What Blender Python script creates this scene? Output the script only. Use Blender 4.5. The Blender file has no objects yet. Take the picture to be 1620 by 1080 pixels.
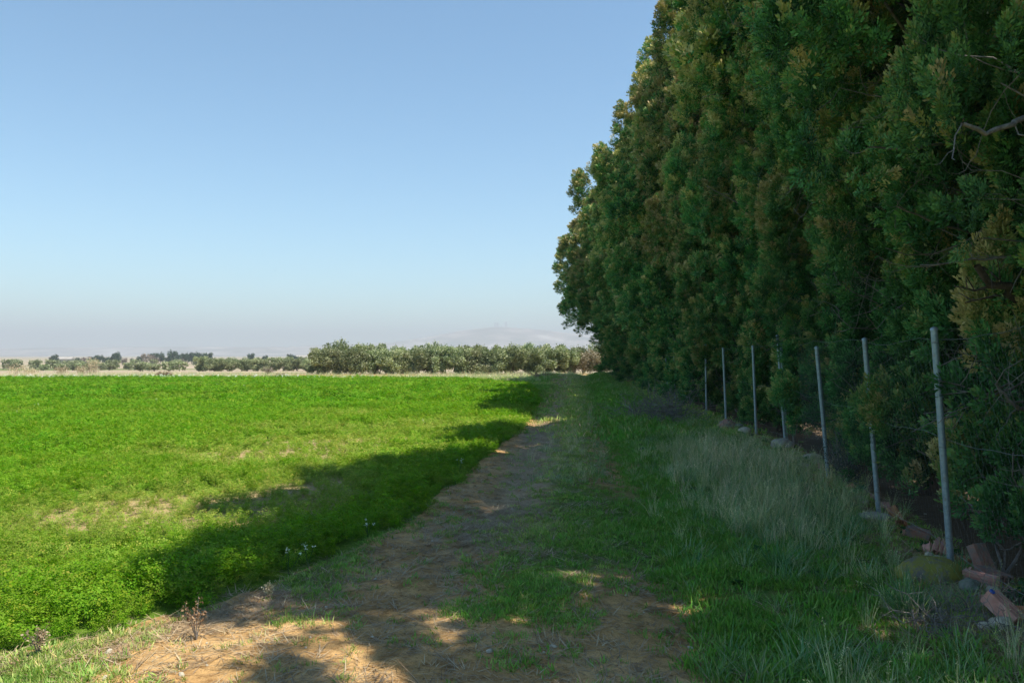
import bpy, math, random
import numpy as np
from mathutils import Vector, Matrix, Euler
R = math.radians
PI = math.pi
random.seed(5)
rng = np.random.default_rng(11)
S = bpy.context.scene
COL = S.collection

# ------------------------------------------------------------------ camera, sky, sun, exposure
SUN_EL, SUN_AZ = R(63.5), R(111)          # azimuth clockwise from +Y (the view direction)
cd = bpy.data.cameras.new('camera')
cd.lens, cd.sensor_width, cd.sensor_fit = 28.0, 36.0, 'HORIZONTAL'
cd.clip_start, cd.clip_end = 0.05, 30000
cam = bpy.data.objects.new('camera', cd); COL.objects.link(cam)
cam.location = (0, 0, 1.7)
cam.rotation_euler = (R(90 + 1.0), 0, 0)
S.camera = cam

w = bpy.data.worlds.new('World'); S.world = w; w.use_nodes = True
nt = w.node_tree
bg = nt.nodes['Background'] if 'Background' in nt.nodes else nt.nodes.new('ShaderNodeBackground')
sky = nt.nodes.new('ShaderNodeTexSky'); sky.sky_type = 'NISHITA'
sky.sun_disc = False; sky.sun_elevation = SUN_EL; sky.sun_rotation = SUN_AZ
sky.altitude = 200; sky.air_density = 1.0; sky.dust_density = 0.2; sky.ozone_density = 1.6
tint = nt.nodes.new('ShaderNodeMix'); tint.data_type = 'RGBA'; tint.blend_type = 'MULTIPLY'; tint.inputs[0].default_value = 1.0; tint.inputs[7].default_value = (.69, .89, .90, 1)
nt.links.new(sky.outputs[0], tint.inputs[6]); nt.links.new(tint.outputs[2], bg.inputs[0]); bg.inputs[1].default_value = 0.132

sd = bpy.data.lights.new('sun', 'SUN'); sd.energy = 4.75; sd.angle = R(0.53); sd.color = (1.0, 0.94, 0.82)
sun = bpy.data.objects.new('sun', sd); COL.objects.link(sun)
SDIR = Vector((math.sin(SUN_AZ) * math.cos(SUN_EL), math.cos(SUN_AZ) * math.cos(SUN_EL), math.sin(SUN_EL)))
sun.rotation_euler = SDIR.to_track_quat('Z', 'Y').to_euler()
sun.location = (20, 0, 40)

S.view_settings.view_transform = 'Standard'; S.view_settings.look = 'None'
S.view_settings.exposure = 0.7; S.view_settings.gamma = 1.0
S.render.engine = 'CYCLES'
cy = S.cycles
cy.max_bounces = 6; cy.diffuse_bounces = 4; cy.glossy_bounces = 2; cy.transmission_bounces = 3
cy.volume_bounces = 1; cy.transparent_max_bounces = 4
cy.use_denoising = True
cy.caustics_reflective = False; cy.caustics_refractive = False

# ------------------------------------------------------------------ small numeric helpers
def sstep(a, b, x):
    t = np.clip((np.asarray(x, float) - a) / (b - a), 0, 1)
    return t * t * (3 - 2 * t)

_perm = np.random.default_rng(3).random((256, 256))
def vnoise(x, y):
    x = np.asarray(x, float); y = np.asarray(y, float)
    xi = np.floor(x).astype(int); yi = np.floor(y).astype(int)
    fx = x - xi; fy = y - yi
    fx = fx * fx * (3 - 2 * fx); fy = fy * fy * (3 - 2 * fy)
    g = lambda a, b: _perm[a & 255, b & 255]
    return (g(xi, yi) * (1 - fx) + g(xi + 1, yi) * fx) * (1 - fy) + (g(xi, yi + 1) * (1 - fx) + g(xi + 1, yi + 1) * fx) * fy
def fbm(x, y, o=4):
    s = 0; a = .5; t = 0
    for k in range(o):
        s = s + a * vnoise(x * 2 ** k + 17.3 * k, y * 2 ** k + 5.1 * k); t += a; a *= .5
    return s / t
def ell(x, y, cx, cy_, rx, ry):
    return np.exp(-(((x - cx) / rx) ** 2 + ((y - cy_) / ry) ** 2))

# ------------------------------------------------------------------ plan of the place (metres)
def fence_x(y):  return np.interp(y, [0, 6.25, 8.37, 10.4, 14.7, 19, 30, 54, 80], [2.3, 3.43, 3.84, 4.2, 4.9, 5.12, 5.9, 7.5, 9.3])
def strip_x(y):  return -0.15 + 0.085 * np.asarray(y, float)
def edge_x(y):   return np.interp(y, [0, 3.6, 4.3, 4.75, 5.2, 5.9, 7.0, 8.6, 11.6, 19, 27.5, 37, 60], [-8, -5.2, -3.1, -2.6, -2.25, -1.85, -1.35, -1.02, -.62, .3, .95, 1.12, 1.3])
def field_far(x): return 56.5 - 12.0 * sstep(-5.5, 1.6, x)
def base_z(x, y):
    r = np.hypot(x, y)
    return np.interp(r, [0, 72, 130, 220, 400, 700, 20000], [0, 0, -.8, -1.95, -2.6, -2.6, -2.6])
def ground_z(x, y):
    x = np.asarray(x, float); y = np.asarray(y, float)
    z = base_z(x, y)
    near = 1 - sstep(40, 75, np.hypot(x, y))
    u = x - strip_x(y)
    ru = np.exp(-((u + .85) / .3) ** 2) + np.exp(-((u - .78) / .3) ** 2)
    z = z - .05 * ru * near * sstep(2, 7, y)
    z = z + .04 * np.exp(-(u / .4) ** 2) * sstep(6, 10, y) * near
    z = z + .10 * np.exp(-((x - fence_x(y) + .1) / .55) ** 2) * near * (1 - .5 * sstep(4, 7, y) * (1 - sstep(7, 10, y)))
    z = z + (fbm(x * 1.1, y * 1.1) - .5) * .07 * near + (fbm(x * 5, y * 5, 3) - .5) * .034 * near
    z = z + .42 * np.exp(-((y - 53) / 6.5) ** 2) * sstep(.4, 2.6, x) * (1 - sstep(7, 12, x)) * (1 - .55 * np.exp(-((u - .5) / .6) ** 2))
    return z
def gz(x, y): return float(ground_z(x, y))

def cover(x, y):
    """what grows where: fractions of crop, bare soil, short grass, long grass, dead thatch, thin crop"""
    x = np.asarray(x, float); y = np.asarray(y, float)
    u = x - strip_x(y); fx = fence_x(y); ex = edge_x(y)
    nA = fbm(x * .9 + 3, y * .9); nB = fbm(x * 2.7, y * 2.7 + 9); nC = fbm(x * .22 + 40, y * .22)
    jit = (nB - .5) * .35
    crop = sstep(-.10, .10, ex - x + jit) * sstep(-.6, .6, field_far(x) - y + (nA - .5) * 2.2) * sstep(-110, -100, x)
    thin = np.clip(ell(x, y, -4.3, 13.6, 1.5, 1.1) + .9 * ell(x, y, -3.4, 15.6, 1.7, .8) + .7 * ell(x, y, -2.6, 9.4, .8, 1.6)
                   + .55 * ell(x, y, -4.4, 8.2, 1.5, 1.5) + .45 * ell(x, y, -2.0, 18.5, 1.6, 2.4) + .5 * ell(x, y, -1.2, 14.2, .7, .8)
                   + .5 * ell(x, y, -4.7, 6.3, .5, .5) + .3 * ell(x, y, -.2, 24, 1.2, 3), 0, 1)
    thin = np.clip(1.6 * thin * (.45 + 1.0 * nA) + .55 * ell(x, y, -3.0, 11.0, 2.2, 5.0) * (.3 + nB) + .75 * sstep(.60, .74, nC) * sstep(6, 14, y) * (.5 + nB * .5), 0, 1)
    # bare soil
    s_near = sstep(6.2, 5.2, y + (nA - .5) * 1.8 + .25 * np.abs(x + .7)) * (1 - sstep(.9, 1.5, x + jit * 1.5)) * sstep(-2.5, -1.5, x + (nA - .5) * 1.2 - .55 * (4.5 - y))
    s_l = np.exp(-((u + 1.0) / .70) ** 4) * sstep(4.8, 6.2, y) * (1 - .5 * sstep(13, 24, y))
    s_r = np.exp(-((u - .55) / .42) ** 2) * (sstep(3.5, 4.5, y) * (1 - sstep(5.8, 6.8, y)) * .95 + .6 * sstep(8.5, 12, y) * (1 - .5 * sstep(24, 34, y)))
    soil = np.clip(np.maximum(np.maximum(s_near, s_l * (.75 + nA * .9)), s_r * (.5 + nA)), 0, 1)
    soil = soil * (1 - .85 * ell(x, y, .05, 6.9, .5, 2.0) * (.4 + nB)) * (1 - .35 * sstep(.56, .70, nB))
    soil = soil * (1 - crop)
    inner = sstep(fx - .05, fx + .5, x)
    deb = np.clip(np.exp(-((x - fx + .12) / .36) ** 2) * (.45 + .8 * nA) + ell(x, y, 2.8, 5.0, .6, .6), 0, 1)
    brk_ = np.clip(ell(x, y, 2.75, 4.9, .62, .62) + ell(x, y, 2.85, 5.6, .42, .5), 0, 1)
    longg = (1 - .9 * brk_) * sstep(1.35, 1.95, u + (nA - .5) * 1.2) * (1 - sstep(-.55, -.1, x - fx + (nB - .5) * .5)) * (1 - .4 * sstep(24, 40, y))
    ctr = np.exp(-(u / .34) ** 2) * sstep(8, 12, y + (nA - .5) * 4) * (.5 + .9 * nA)
    beyond = sstep(-1, 1, y - field_far(x) + (nA - .5) * 3) * (1 - sstep(74, 80, y)) * (1 - sstep(3, 8, x))
    short = np.clip((1 - 1.3 * soil) * (1 - crop) * (1 - inner) * (1 - .8 * deb), 0, 1)
    short = short * (1 - .15 * beyond) * (1 - .3 * sstep(60, 78, y))
    dry = np.clip(np.exp(-((u + .55) / .6) ** 2) * sstep(6, 8, y) * 1.05 * (nA + .3) + .5 * ctr + .95 * beyond * sstep(.36, .60, fbm(x * .07 + 9, y * .33, 3)) + deb * .6
                  + .5 * sstep(-.2, .2, x - ex) * (1 - sstep(.3, .9, x - ex)) * (1 - sstep(5.5, 8, y)), 0, 1) * (1 - crop)
    return dict(crop=crop, thin=thin, soil=soil, short=short, longg=longg, dry=dry, ctr=ctr, inner=inner, deb=deb, beyond=beyond, nA=nA, nB=nB, u=u)

# ------------------------------------------------------------------ mesh helpers
def mesh_np(name, V, faces, mats=(), attrs=None, smooth=False, mat_idx=None):
    """V (n,3); faces: one (m,k) index array or a list of them; attrs: {name: per-face or per-vertex float array}"""
    if not isinstance(faces, (list, tuple)): faces = [faces]
    faces = [np.asarray(f, np.int32) for f in faces if len(f)]
    V = np.asarray(V, np.float32)
    me = bpy.data.meshes.new(name)
    me.vertices.add(len(V)); me.vertices.foreach_set('co', V.ravel())
    loops = np.concatenate([f.ravel() for f in faces]); tot = np.concatenate([np.full(len(f), f.shape[1], np.int32) for f in faces])
    start = np.concatenate([[0], np.cumsum(tot)[:-1]]).astype(np.int32)
    me.loops.add(len(loops)); me.loops.foreach_set('vertex_index', loops)
    me.polygons.add(len(tot)); me.polygons.foreach_set('loop_start', start); me.polygons.foreach_set('loop_total', tot)
    me.polygons.foreach_set('use_smooth', np.full(len(tot), smooth, bool))
    if mat_idx is not None: me.polygons.foreach_set('material_index', np.asarray(mat_idx, np.int32))
    for m in mats: me.materials.append(m)
    for k, a in (attrs or {}).items():
        a = np.asarray(a, np.float32)
        at = me.attributes.new(k, 'FLOAT', 'POINT' if len(a) == len(V) and len(V) != len(tot) else 'FACE')
        at.data.foreach_set('value', a)
    me.update(calc_edges=True); me.validate(clean_customdata=False)
    return me

class MB:
    """collects shapes that become ONE mesh"""
    def __init__(s): s.V = []; s.F = {}; s.n = 0; s.A = {}
    def add(s, V, F, tint=0.5):
        V = np.asarray(V, float); F = np.asarray(F, int)
        k = F.shape[1]
        s.F.setdefault(k, []).append(F + s.n); s.A.setdefault(k, []).append(np.full(len(F), tint) if np.isscalar(tint) else np.asarray(tint))
        s.V.append(V); s.n += len(V)
    def mesh(s, name, mats, smooth=False):
        ks = sorted(s.F)
        return mesh_np(name, np.concatenate(s.V), [np.concatenate(s.F[k]) for k in ks], mats, {'tint': np.concatenate([np.concatenate(s.A[k]) for k in ks])}, smooth)
    def obj(s, name, mat, parent=None, smooth=False, loc=None):
        return link(name, s.mesh(name, [mat], smooth), parent, loc)

def link(name, me, parent=None, loc=None):
    o = bpy.data.objects.new(name, me); COL.objects.link(o)
    if parent is not None: o.parent = parent
    if loc is not None: o.location = loc
    return o
def tag(o, label=None, cat=None, group=None, kind=None):
    if label: o['label'] = label
    if cat: o['category'] = cat
    if group: o['group'] = group
    if kind: o['kind'] = kind
    return o
def empty(name, loc, rz=0):
    o = bpy.data.objects.new(name, None); COL.objects.link(o); o.location = loc; o.rotation_euler = (0, 0, rz)
    o.empty_display_size = .2
    return o
def copy_tree(o, parent=None):
    c = o.copy(); COL.objects.link(c)
    if parent is not None: c.parent = parent
    for ch in list(o.children): copy_tree(ch, c)
    return c

def tube(pts, rad, n=6, cap=True):
    P = np.asarray(pts, float); m = len(P)
    rad = np.broadcast_to(np.asarray(rad, float), (m,))
    T = np.gradient(P, axis=0); T /= np.linalg.norm(T, axis=1)[:, None] + 1e-9
    ref = np.array([0, 0, 1.]) if abs(T[0][2]) < .9 else np.array([1., 0, 0])
    V = []
    a = np.arange(n) * 2 * PI / n
    for i in range(m):
        s = np.cross(ref, T[i]); s /= np.linalg.norm(s) + 1e-9; q = np.cross(T[i], s)
        V.append(P[i] + rad[i] * (np.cos(a)[:, None] * s + np.sin(a)[:, None] * q))
    V = np.concatenate(V)
    i = np.arange(m - 1)[:, None] * n; j = np.arange(n)[None]
    F = np.stack([i + j, i + (j + 1) % n, i + n + (j + 1) % n, i + n + j], -1).reshape(-1, 4)
    return V, F
def box_vf(cx, cy_, cz, sx, sy, sz):
    V = np.array([[x, y, z] for z in (-1, 1) for y in (-1, 1) for x in (-1, 1)], float) * .5 * [sx, sy, sz] + [cx, cy_, cz]
    F = np.array([[0, 2, 3, 1], [4, 5, 7, 6], [0, 1, 5, 4], [2, 6, 7, 3], [0, 4, 6, 2], [1, 3, 7, 5]])
    return V, F
def rot_to(d, roll=0.0):
    """(n,3) directions -> (n,3,3) matrices taking local Z to d, with roll about it"""
    d = np.asarray(d, float); d = d / (np.linalg.norm(d, axis=1)[:, None] + 1e-9)
    ref = np.where(np.abs(d[:, 2:3]) < .95, [[0, 0, 1.]], [[1., 0, 0]])
    x = np.cross(ref, d); x /= np.linalg.norm(x, axis=1)[:, None] + 1e-9
    y = np.cross(d, x)
    c = np.cos(roll)[:, None] if np.ndim(roll) else math.cos(roll); s = np.sin(roll)[:, None] if np.ndim(roll) else math.sin(roll)
    x2 = c * x + s * y; y2 = -s * x + c * y
    return np.stack([x2, y2, d], -1)
def unit(v): return v / (np.linalg.norm(v, axis=-1, keepdims=True) + 1e-9)

# ------------------------------------------------------------------ material helpers
def new_mat(name):
    m = bpy.data.materials.new(name); m.use_nodes = True
    n = m.node_tree; n.nodes.clear()
    out = n.nodes.new('ShaderNodeOutputMaterial')
    return m, n, out
def N(n, t, **kw):
    x = n.nodes.new(t)
    for k, v in kw.items():
        if k in x.bl_rna.properties and k != 'inputs': setattr(x, k, v)
        else: x.inputs[k].default_value = v
    return x
def ramp(n, stops, interp='LINEAR'):
    r = n.nodes.new('ShaderNodeValToRGB'); r.color_ramp.interpolation = interp
    e = r.color_ramp.elements
    while len(e) > 1: e.remove(e[-1])
    e[0].position = stops[0][0]; e[0].color = (*stops[0][1], 1)
    for p, c in stops[1:]:
        q = e.new(p); q.color = (*c, 1)
    return r
def mixc(n, fac, a, b, blend='MIX'):
    m = n.nodes.new('ShaderNodeMix'); m.data_type = 'RGBA'; m.blend_type = blend
    for sock, v in ((m.inputs[0], fac), (m.inputs[6], a), (m.inputs[7], b)):
        if isinstance(v, (int, float)): sock.default_value = v
        elif isinstance(v, tuple): sock.default_value = (*v, 1)
        else: n.links.new(v, sock)
    return m.outputs[2]
def math_n(n, op, a, b=0.0, clamp=False):
    m = n.nodes.new('ShaderNodeMath'); m.operation = op; m.use_clamp = clamp
    for sock, v in ((m.inputs[0], a), (m.inputs[1], b)):
        if isinstance(v, (int, float)): sock.default_value = v
        else: n.links.new(v, sock)
    return m.outputs[0]
def leaf_mat(name, stops, inst=True, inst_stops=None, transl=.25, rough=.55, hue=.06, spec=.25):
    """two-sided leaf: colour by per-face tint, shifted by a per-plant value"""
    m, n, out = new_mat(name)
    at = N(n, 'ShaderNodeAttribute', attribute_name='tint')
    r = ramp(n, stops); n.links.new(at.outputs['Fac'], r.inputs[0])
    c = r.outputs[0]
    if inst_stops:
        ai = N(n, 'ShaderNodeAttribute', attribute_name='plant'); ai.attribute_type = 'INSTANCER'
        r2 = ramp(n, inst_stops); n.links.new(ai.outputs['Fac'], r2.inputs[0])
        c = mixc(n, 1.0, c, r2.outputs[0], 'MULTIPLY')
    oi = N(n, 'ShaderNodeObjectInfo')
    hsv = N(n, 'ShaderNodeHueSaturation')
    n.links.new(math_n(n, 'MULTIPLY_ADD', oi.outputs['Random'], hue), hsv.inputs['Hue'])
    hsv.inputs['Hue'].default_value = .5
    ma = n.nodes.new('ShaderNodeMath'); ma.operation = 'MULTIPLY_ADD'
    n.links.new(oi.outputs['Random'], ma.inputs[0]); ma.inputs[1].default_value = hue; ma.inputs[2].default_value = .5 - hue / 2
    n.links.new(ma.outputs[0], hsv.inputs['Hue'])
    mv = n.nodes.new('ShaderNodeMath'); mv.operation = 'MULTIPLY_ADD'
    n.links.new(oi.outputs['Random'], mv.inputs[0]); mv.inputs[1].default_value = .45; mv.inputs[2].default_value = .78
    n.links.new(mv.outputs[0], hsv.inputs['Value'])
    n.links.new(c, hsv.inputs['Color']); c = hsv.outputs[0]
    p = N(n, 'ShaderNodeBsdfPrincipled', Roughness=rough); p.inputs['Specular IOR Level'].default_value = spec
    n.links.new(c, p.inputs['Base Color'])
    t = N(n, 'ShaderNodeBsdfTranslucent')
    tc = mixc(n, 1.0, c, (1.0, 1.25, .45), 'MULTIPLY'); n.links.new(tc, t.inputs[0])
    mx = N(n, 'ShaderNodeMixShader'); mx.inputs[0].default_value = transl
    n.links.new(p.outputs[0], mx.inputs[1]); n.links.new(t.outputs[0], mx.inputs[2])
    n.links.new(mx.outputs[0], out.inputs[0])
    return m
def solid_mat(name, c1, c2, scale=8.0, rough=.8, metal=0.0, bump=.3, bscale=None, c3=None, detail=6, spec=.3, s3=2.5, t3=(.55, .68)):
    m, n, out = new_mat(name)
    tc = N(n, 'ShaderNodeTexCoord')
    no = N(n, 'ShaderNodeTexNoise', Scale=scale, Detail=float(detail), Roughness=.62)
    n.links.new(tc.outputs['Object'], no.inputs['Vector'])
    r = ramp(n, [(.32, c1), (.68, c2)]); n.links.new(no.outputs[0], r.inputs[0])
    c = r.outputs[0]
    if c3:
        n3 = N(n, 'ShaderNodeTexNoise', Scale=s3, Detail=7.0, Roughness=.7); n.links.new(tc.outputs['Object'], n3.inputs['Vector'])
        r3 = ramp(n, [(t3[0], (0, 0, 0)), (t3[1], (1, 1, 1))]); n.links.new(n3.outputs[0], r3.inputs[0])
        c = mixc(n, r3.outputs[0], c, c3)
    p = N(n, 'ShaderNodeBsdfPrincipled', Roughness=rough, Metallic=metal); p.inputs['Specular IOR Level'].default_value = spec
    n.links.new(c, p.inputs['Base Color'])
    nb = N(n, 'ShaderNodeTexNoise', Scale=bscale or scale * 4, Detail=8.0, Roughness=.7); n.links.new(tc.outputs['Object'], nb.inputs['Vector'])
    b = N(n, 'ShaderNodeBump', Strength=bump, Distance=.02); n.links.new(nb.outputs[0], b.inputs['Height'])
    n.links.new(b.outputs[0], p.inputs['Normal'])
    n.links.new(p.outputs[0], out.inputs[0])
    return m

# ------------------------------------------------------------------ materials
M = {}
M['cypress'] = leaf_mat('cypress_foliage', [(0, (.018, .055, .020)), (.28, (.060, .190, .060)), (.48, (.145, .35, .105)), (.60, (.28, .34, .105)), (.78, (.48, .41, .17)), (1, (.62, .49, .24))], transl=.07, hue=.03, spec=.15)
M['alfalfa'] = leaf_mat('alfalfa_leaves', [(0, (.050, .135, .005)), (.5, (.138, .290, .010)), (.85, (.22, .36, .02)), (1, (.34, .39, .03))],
                        inst_stops=[(0, (.72, .92, .8)), (.5, (1, 1, 1)), (1, (1.75, 1.18, 4.5))], transl=.42, hue=.02, rough=.55, spec=.10)
M['short_grass'] = leaf_mat('short_grass_blades', [(0, (.080, .22, .034)), (.55, (.165, .36, .052)), (.8, (.29, .39, .10)), (1, (.55, .46, .24))],
                            inst_stops=[(0, (1, 1, 1)), (.5, (1.25, 1.1, 1.1)), (1, (2.6, 1.45, 2.6))], transl=.3, hue=.03)
M['long_grass'] = leaf_mat('long_grass_blades', [(0, (.085, .23, .09)), (.45, (.18, .33, .15)), (.7, (.36, .42, .23)), (1, (.60, .54, .35))],
                           inst_stops=[(0, (.9, 1, .9)), (.5, (1.15, 1.1, 1.1)), (1, (2.0, 1.5, 2.0))], transl=.28, hue=.02)
M['thatch'] = leaf_mat('dead_thatch', [(0, (.20, .135, .075)), (.5, (.36, .26, .155)), (1, (.54, .43, .29))], transl=.1, hue=.02)
M['weed'] = leaf_mat('broad_weed_leaves', [(0, (.02, .085, .025)), (1, (.05, .15, .05))], transl=.25, hue=.03)
M['petal'] = leaf_mat('white_petals', [(0, (.75, .76, .74)), (1, (.85, .85, .82))], transl=.3, hue=.0)
M['olive'] = leaf_mat('olive_foliage', [(0, (.11, .14, .07)), (.5, (.29, .32, .175)), (.8, (.48, .475, .28)), (1, (.60, .56, .36))], transl=.2, hue=.03)
M['olive_dry'] = leaf_mat('bare_olive_twigs', [(0, (.22, .185, .12)), (.5, (.40, .345, .23)), (1, (.54, .47, .33))], transl=.1, hue=.02)
M['pine'] = leaf_mat('far_pine_foliage', [(0, (.022, .05, .028)), (.6, (.045, .085, .04)), (1, (.085, .115, .05))], transl=.1, hue=.06)
M['deciduous'] = leaf_mat('leafless_crown_twigs', [(0, (.17, .13, .11)), (1, (.30, .24, .20))], transl=.1, hue=.03)
M['brown_bush'] = leaf_mat('brown_bush_twigs', [(0, (.14, .075, .045)), (1, (.28, .165, .10))], transl=.1, hue=.02)
M['grey_bush'] = leaf_mat('grey_shrub_leaves', [(0, (.05, .075, .065)), (1, (.12, .155, .135))], transl=.15, hue=.02)
M['reed'] = leaf_mat('pale_reed_stalks', [(0, (.38, .30, .19)), (1, (.62, .52, .36))], transl=.15, hue=.02)
M['bark'] = solid_mat('cypress_bark', (.055, .040, .030), (.14, .105, .08), 14, .9, bump=.9, bscale=40)
M['twig'] = solid_mat('grey_dead_wood', (.12, .105, .092), (.30, .27, .24), 22, .85, bump=.4)
M['olive_bark'] = solid_mat('olive_bark', (.08, .065, .05), (.17, .14, .11), 6, .9, bump=.8)
M['galv'] = solid_mat('galvanised_steel', (.24, .31, .36), (.37, .44, .48), 30, .48, metal=.45, bump=.08, c3=(.25, .20, .165), s3=11, t3=(.57, .70))
M['wire'] = solid_mat('fence_wire', (.16, .17, .17), (.28, .29, .29), 20, .5, metal=.6, bump=0)
M['brick'] = solid_mat('terracotta', (.48, .22, .17), (.66, .36, .285), 14, .9, bump=.35, bscale=90, c3=(.40, .33, .28), s3=9, t3=(.50, .66))
M['brick_orange'] = solid_mat('orange_terracotta', (.42, .17, .085), (.54, .25, .14), 14, .9, bump=.3, bscale=90, c3=(.36, .25, .17), s3=8, t3=(.58, .7))
M['brick_dirty'] = solid_mat('dirty_terracotta', (.30, .145, .105), (.45, .235, .175), 14, .95, bump=.5, bscale=80, c3=(.22, .20, .175), s3=10, t3=(.42, .6))
M['stone_pale'] = solid_mat('cream_limestone', (.40, .35, .26), (.60, .54, .42), 18, .95, bump=.6, bscale=60, c3=(.26, .22, .16), s3=12)
M['clod'] = solid_mat('soil_clod', (.36, .22, .10), (.52, .34, .17), 30, .95, bump=.6)
M['stone_grey'] = solid_mat('grey_green_stone', (.12, .14, .105), (.24, .245, .20), 20, .95, bump=.6, bscale=60)
M['lichen'] = solid_mat('lichen_concrete', (.17, .15, .13), (.27, .245, .205), 16, .95, bump=.9, bscale=70, c3=(.30, .285, .06), s3=7.5, t3=(.40, .50))
M['concrete'] = solid_mat('pale_concrete', (.30, .27, .22), (.45, .41, .34), 14, .95, bump=.5)
M['stake'] = solid_mat('weathered_stake', (.22, .19, .16), (.36, .32, .28), 25, .9, bump=.4)
M['blue'] = solid_mat('blue_plastic', (.02, .07, .34), (.03, .09, .40), 9, .4, bump=0, spec=.5)
M['white_wall'] = solid_mat('whitewashed_wall', (.38, .35, .31), (.48, .45, .41), 1.5, .9, bump=.05)
M['white_roof'] = solid_mat('pale_sheet_roof', (.32, .29, .26), (.40, .37, .33), .6, .7, bump=.05)
M['white_block'] = solid_mat('white_tower_wall', (.80, .80, .80), (.86, .86, .86), .2, .8, bump=0)
M['dark_door'] = solid_mat('dark_door', (.06, .06, .06), (.10, .10, .10), 1, .8, bump=0)
M['bird'] = solid_mat('dark_feathers', (.03, .03, .035), (.06, .06, .065), 9, .7, bump=0)

# ground: colour from cover fractions stored on the vertices, broken up by noise
def ground_material():
    m, n, out = new_mat('field_ground')
    tc = N(n, 'ShaderNodeTexCoord'); co = tc.outputs['Object']
    def noise(sc, det=6., rough=.6, vec=co):
        x = N(n, 'ShaderNodeTexNoise', Scale=float(sc), Detail=float(det), Roughness=rough); n.links.new(vec, x.inputs['Vector']); return x.outputs[0]
    n1 = noise(1.3); n2 = noise(9.); n3 = noise(45., 5., .7); n4 = noise(170., 3., .7)
    soil = ramp(n, [(.30, (.42, .245, .10)), (.5, (.56, .345, .145)), (.70, (.66, .44, .215))]); n.links.new(n1, soil.inputs[0])
    sp = ramp(n, [(.33, (.52, .48, .44)), (.47, (1, 1, 1)), (.62, (1.0, 1.0, 1.0)), (.74, (1.35, 1.33, 1.3))]); n.links.new(n3, sp.inputs[0])
    c = mixc(n, 1.0, soil.outputs[0], sp.outputs[0], 'MULTIPLY')
    sp2 = ramp(n, [(.36, (.66, .62, .58)), (.5, (1, 1, 1)), (.66, (1.18, 1.16, 1.12))]); n.links.new(n2, sp2.inputs[0])
    c = mixc(n, 1.0, c, sp2.outputs[0], 'MULTIPLY')
    sp3 = ramp(n, [(.36, (.7, .68, .66)), (.55, (1, 1, 1)), (.7, (1.3, 1.3, 1.28))]); n.links.new(n4, sp3.inputs[0])
    c = mixc(n, .8, c, sp3.outputs[0], 'MULTIPLY')
    def at(name): return N(n, 'ShaderNodeAttribute', attribute_name=name).outputs['Fac']
    def brk(a, lo=.25, hi=.75, k=.55):
        s = math_n(n, 'ADD', a, math_n(n, 'MULTIPLY', math_n(n, 'SUBTRACT', n2, .5), k))
        r = N(n, 'ShaderNodeMapRange'); n.links.new(s, r.inputs[0]); r.inputs[1].default_value = lo; r.inputs[2].default_value = hi
        r.interpolation_type = 'SMOOTHSTEP'; return r.outputs[0]
    dryc = ramp(n, [(.3, (.27, .185, .105)), (.55, (.45, .33, .205)), (.75, (.60, .47, .32))]); n.links.new(n3, dryc.inputs[0])
    grn = ramp(n, [(.3, (.045, .10, .018)), (.55, (.085, .19, .028)), (.75, (.16, .23, .06))]); n.links.new(n3, grn.inputs[0])
    crp = ramp(n, [(.3, (.070, .12, .015)), (.55, (.12, .21, .02)), (.75, (.27, .24, .10))]); n.links.new(n3, crp.inputs[0])
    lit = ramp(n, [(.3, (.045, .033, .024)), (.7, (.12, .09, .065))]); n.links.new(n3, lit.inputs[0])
    c = mixc(n, brk(at('g_dry')), c, dryc.outputs[0])
    c = mixc(n, brk(at('g_short'), .35, 1.0), c, grn.outputs[0])
    c = mixc(n, brk(at('g_crop'), .4, .6, .1), c, crp.outputs[0])
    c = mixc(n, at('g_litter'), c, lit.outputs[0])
    # far plain: strips of fallow, stubble and green in long thin fields
    mp = N(n, 'ShaderNodeMapping'); mp.inputs['Scale'].default_value = (.0035, .030, 1); n.links.new(co, mp.inputs[0])
    nf = noise(1.0, 3., .55, mp.outputs[0])
    far = ramp(n, [(.30, (.10, .15, .035)), (.40, (.19, .20, .085)), (.46, (.36, .285, .205)), (.56, (.43, .335, .25)), (.64, (.28, .25, .13)), (.72, (.12, .17, .04))], 'LINEAR'); n.links.new(nf, far.inputs[0])
    fc = mixc(n, .6, far.outputs[0], sp2.outputs[0], 'MULTIPLY')
    c = mixc(n, at('g_far'), c, fc)
    p = N(n, 'ShaderNodeBsdfPrincipled', Roughness=.95); p.inputs['Specular IOR Level'].default_value = .12
    n.links.new(c, p.inputs['Base Color'])
    hgt = math_n(n, 'ADD', math_n(n, 'MULTIPLY', n3, .7), math_n(n, 'MULTIPLY', n4, .3))
    b = N(n, 'ShaderNodeBump', Strength=.75, Distance=.025); n.links.new(hgt, b.inputs['Height']); n.links.new(b.outputs[0], p.inputs['Normal'])
    n.links.new(p.outputs[0], out.inputs[0])
    return m

# ------------------------------------------------------------------ ground: one sheet to the horizon
def axis(lo, a, b, hi, step, grow):
    mid = list(np.arange(a, b, step)); s = step; v = b; up = []
    while v < hi: up.append(v); s *= grow; v += s
    up.append(hi)
    s = step; v = a - step; dn = []
    while v > lo: dn.append(v); s *= grow; v -= s
    dn.append(lo)
    return np.array(dn[::-1] + mid + up)
gx = axis(-12000, -3.6, 4.6, 12000, .055, 1.05)
gy = axis(-400, 3.4, 9.5, 12000, .055, 1.028)
GX, GY = np.meshgrid(gx, gy)
fx_, fy_ = GX.ravel(), GY.ravel()
cv = cover(fx_, fy_)
nx, ny = len(gx), len(gy)
i, j = np.meshgrid(np.arange(nx - 1), np.arange(ny - 1))
q = (j * nx + i).ravel()
GF = np.stack([q, q + 1, q + nx + 1, q + nx], -1)
rr = np.hypot(fx_, fy_)
g_far = sstep(74, 84, rr + (cv['nA'] - .5) * 8)
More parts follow.
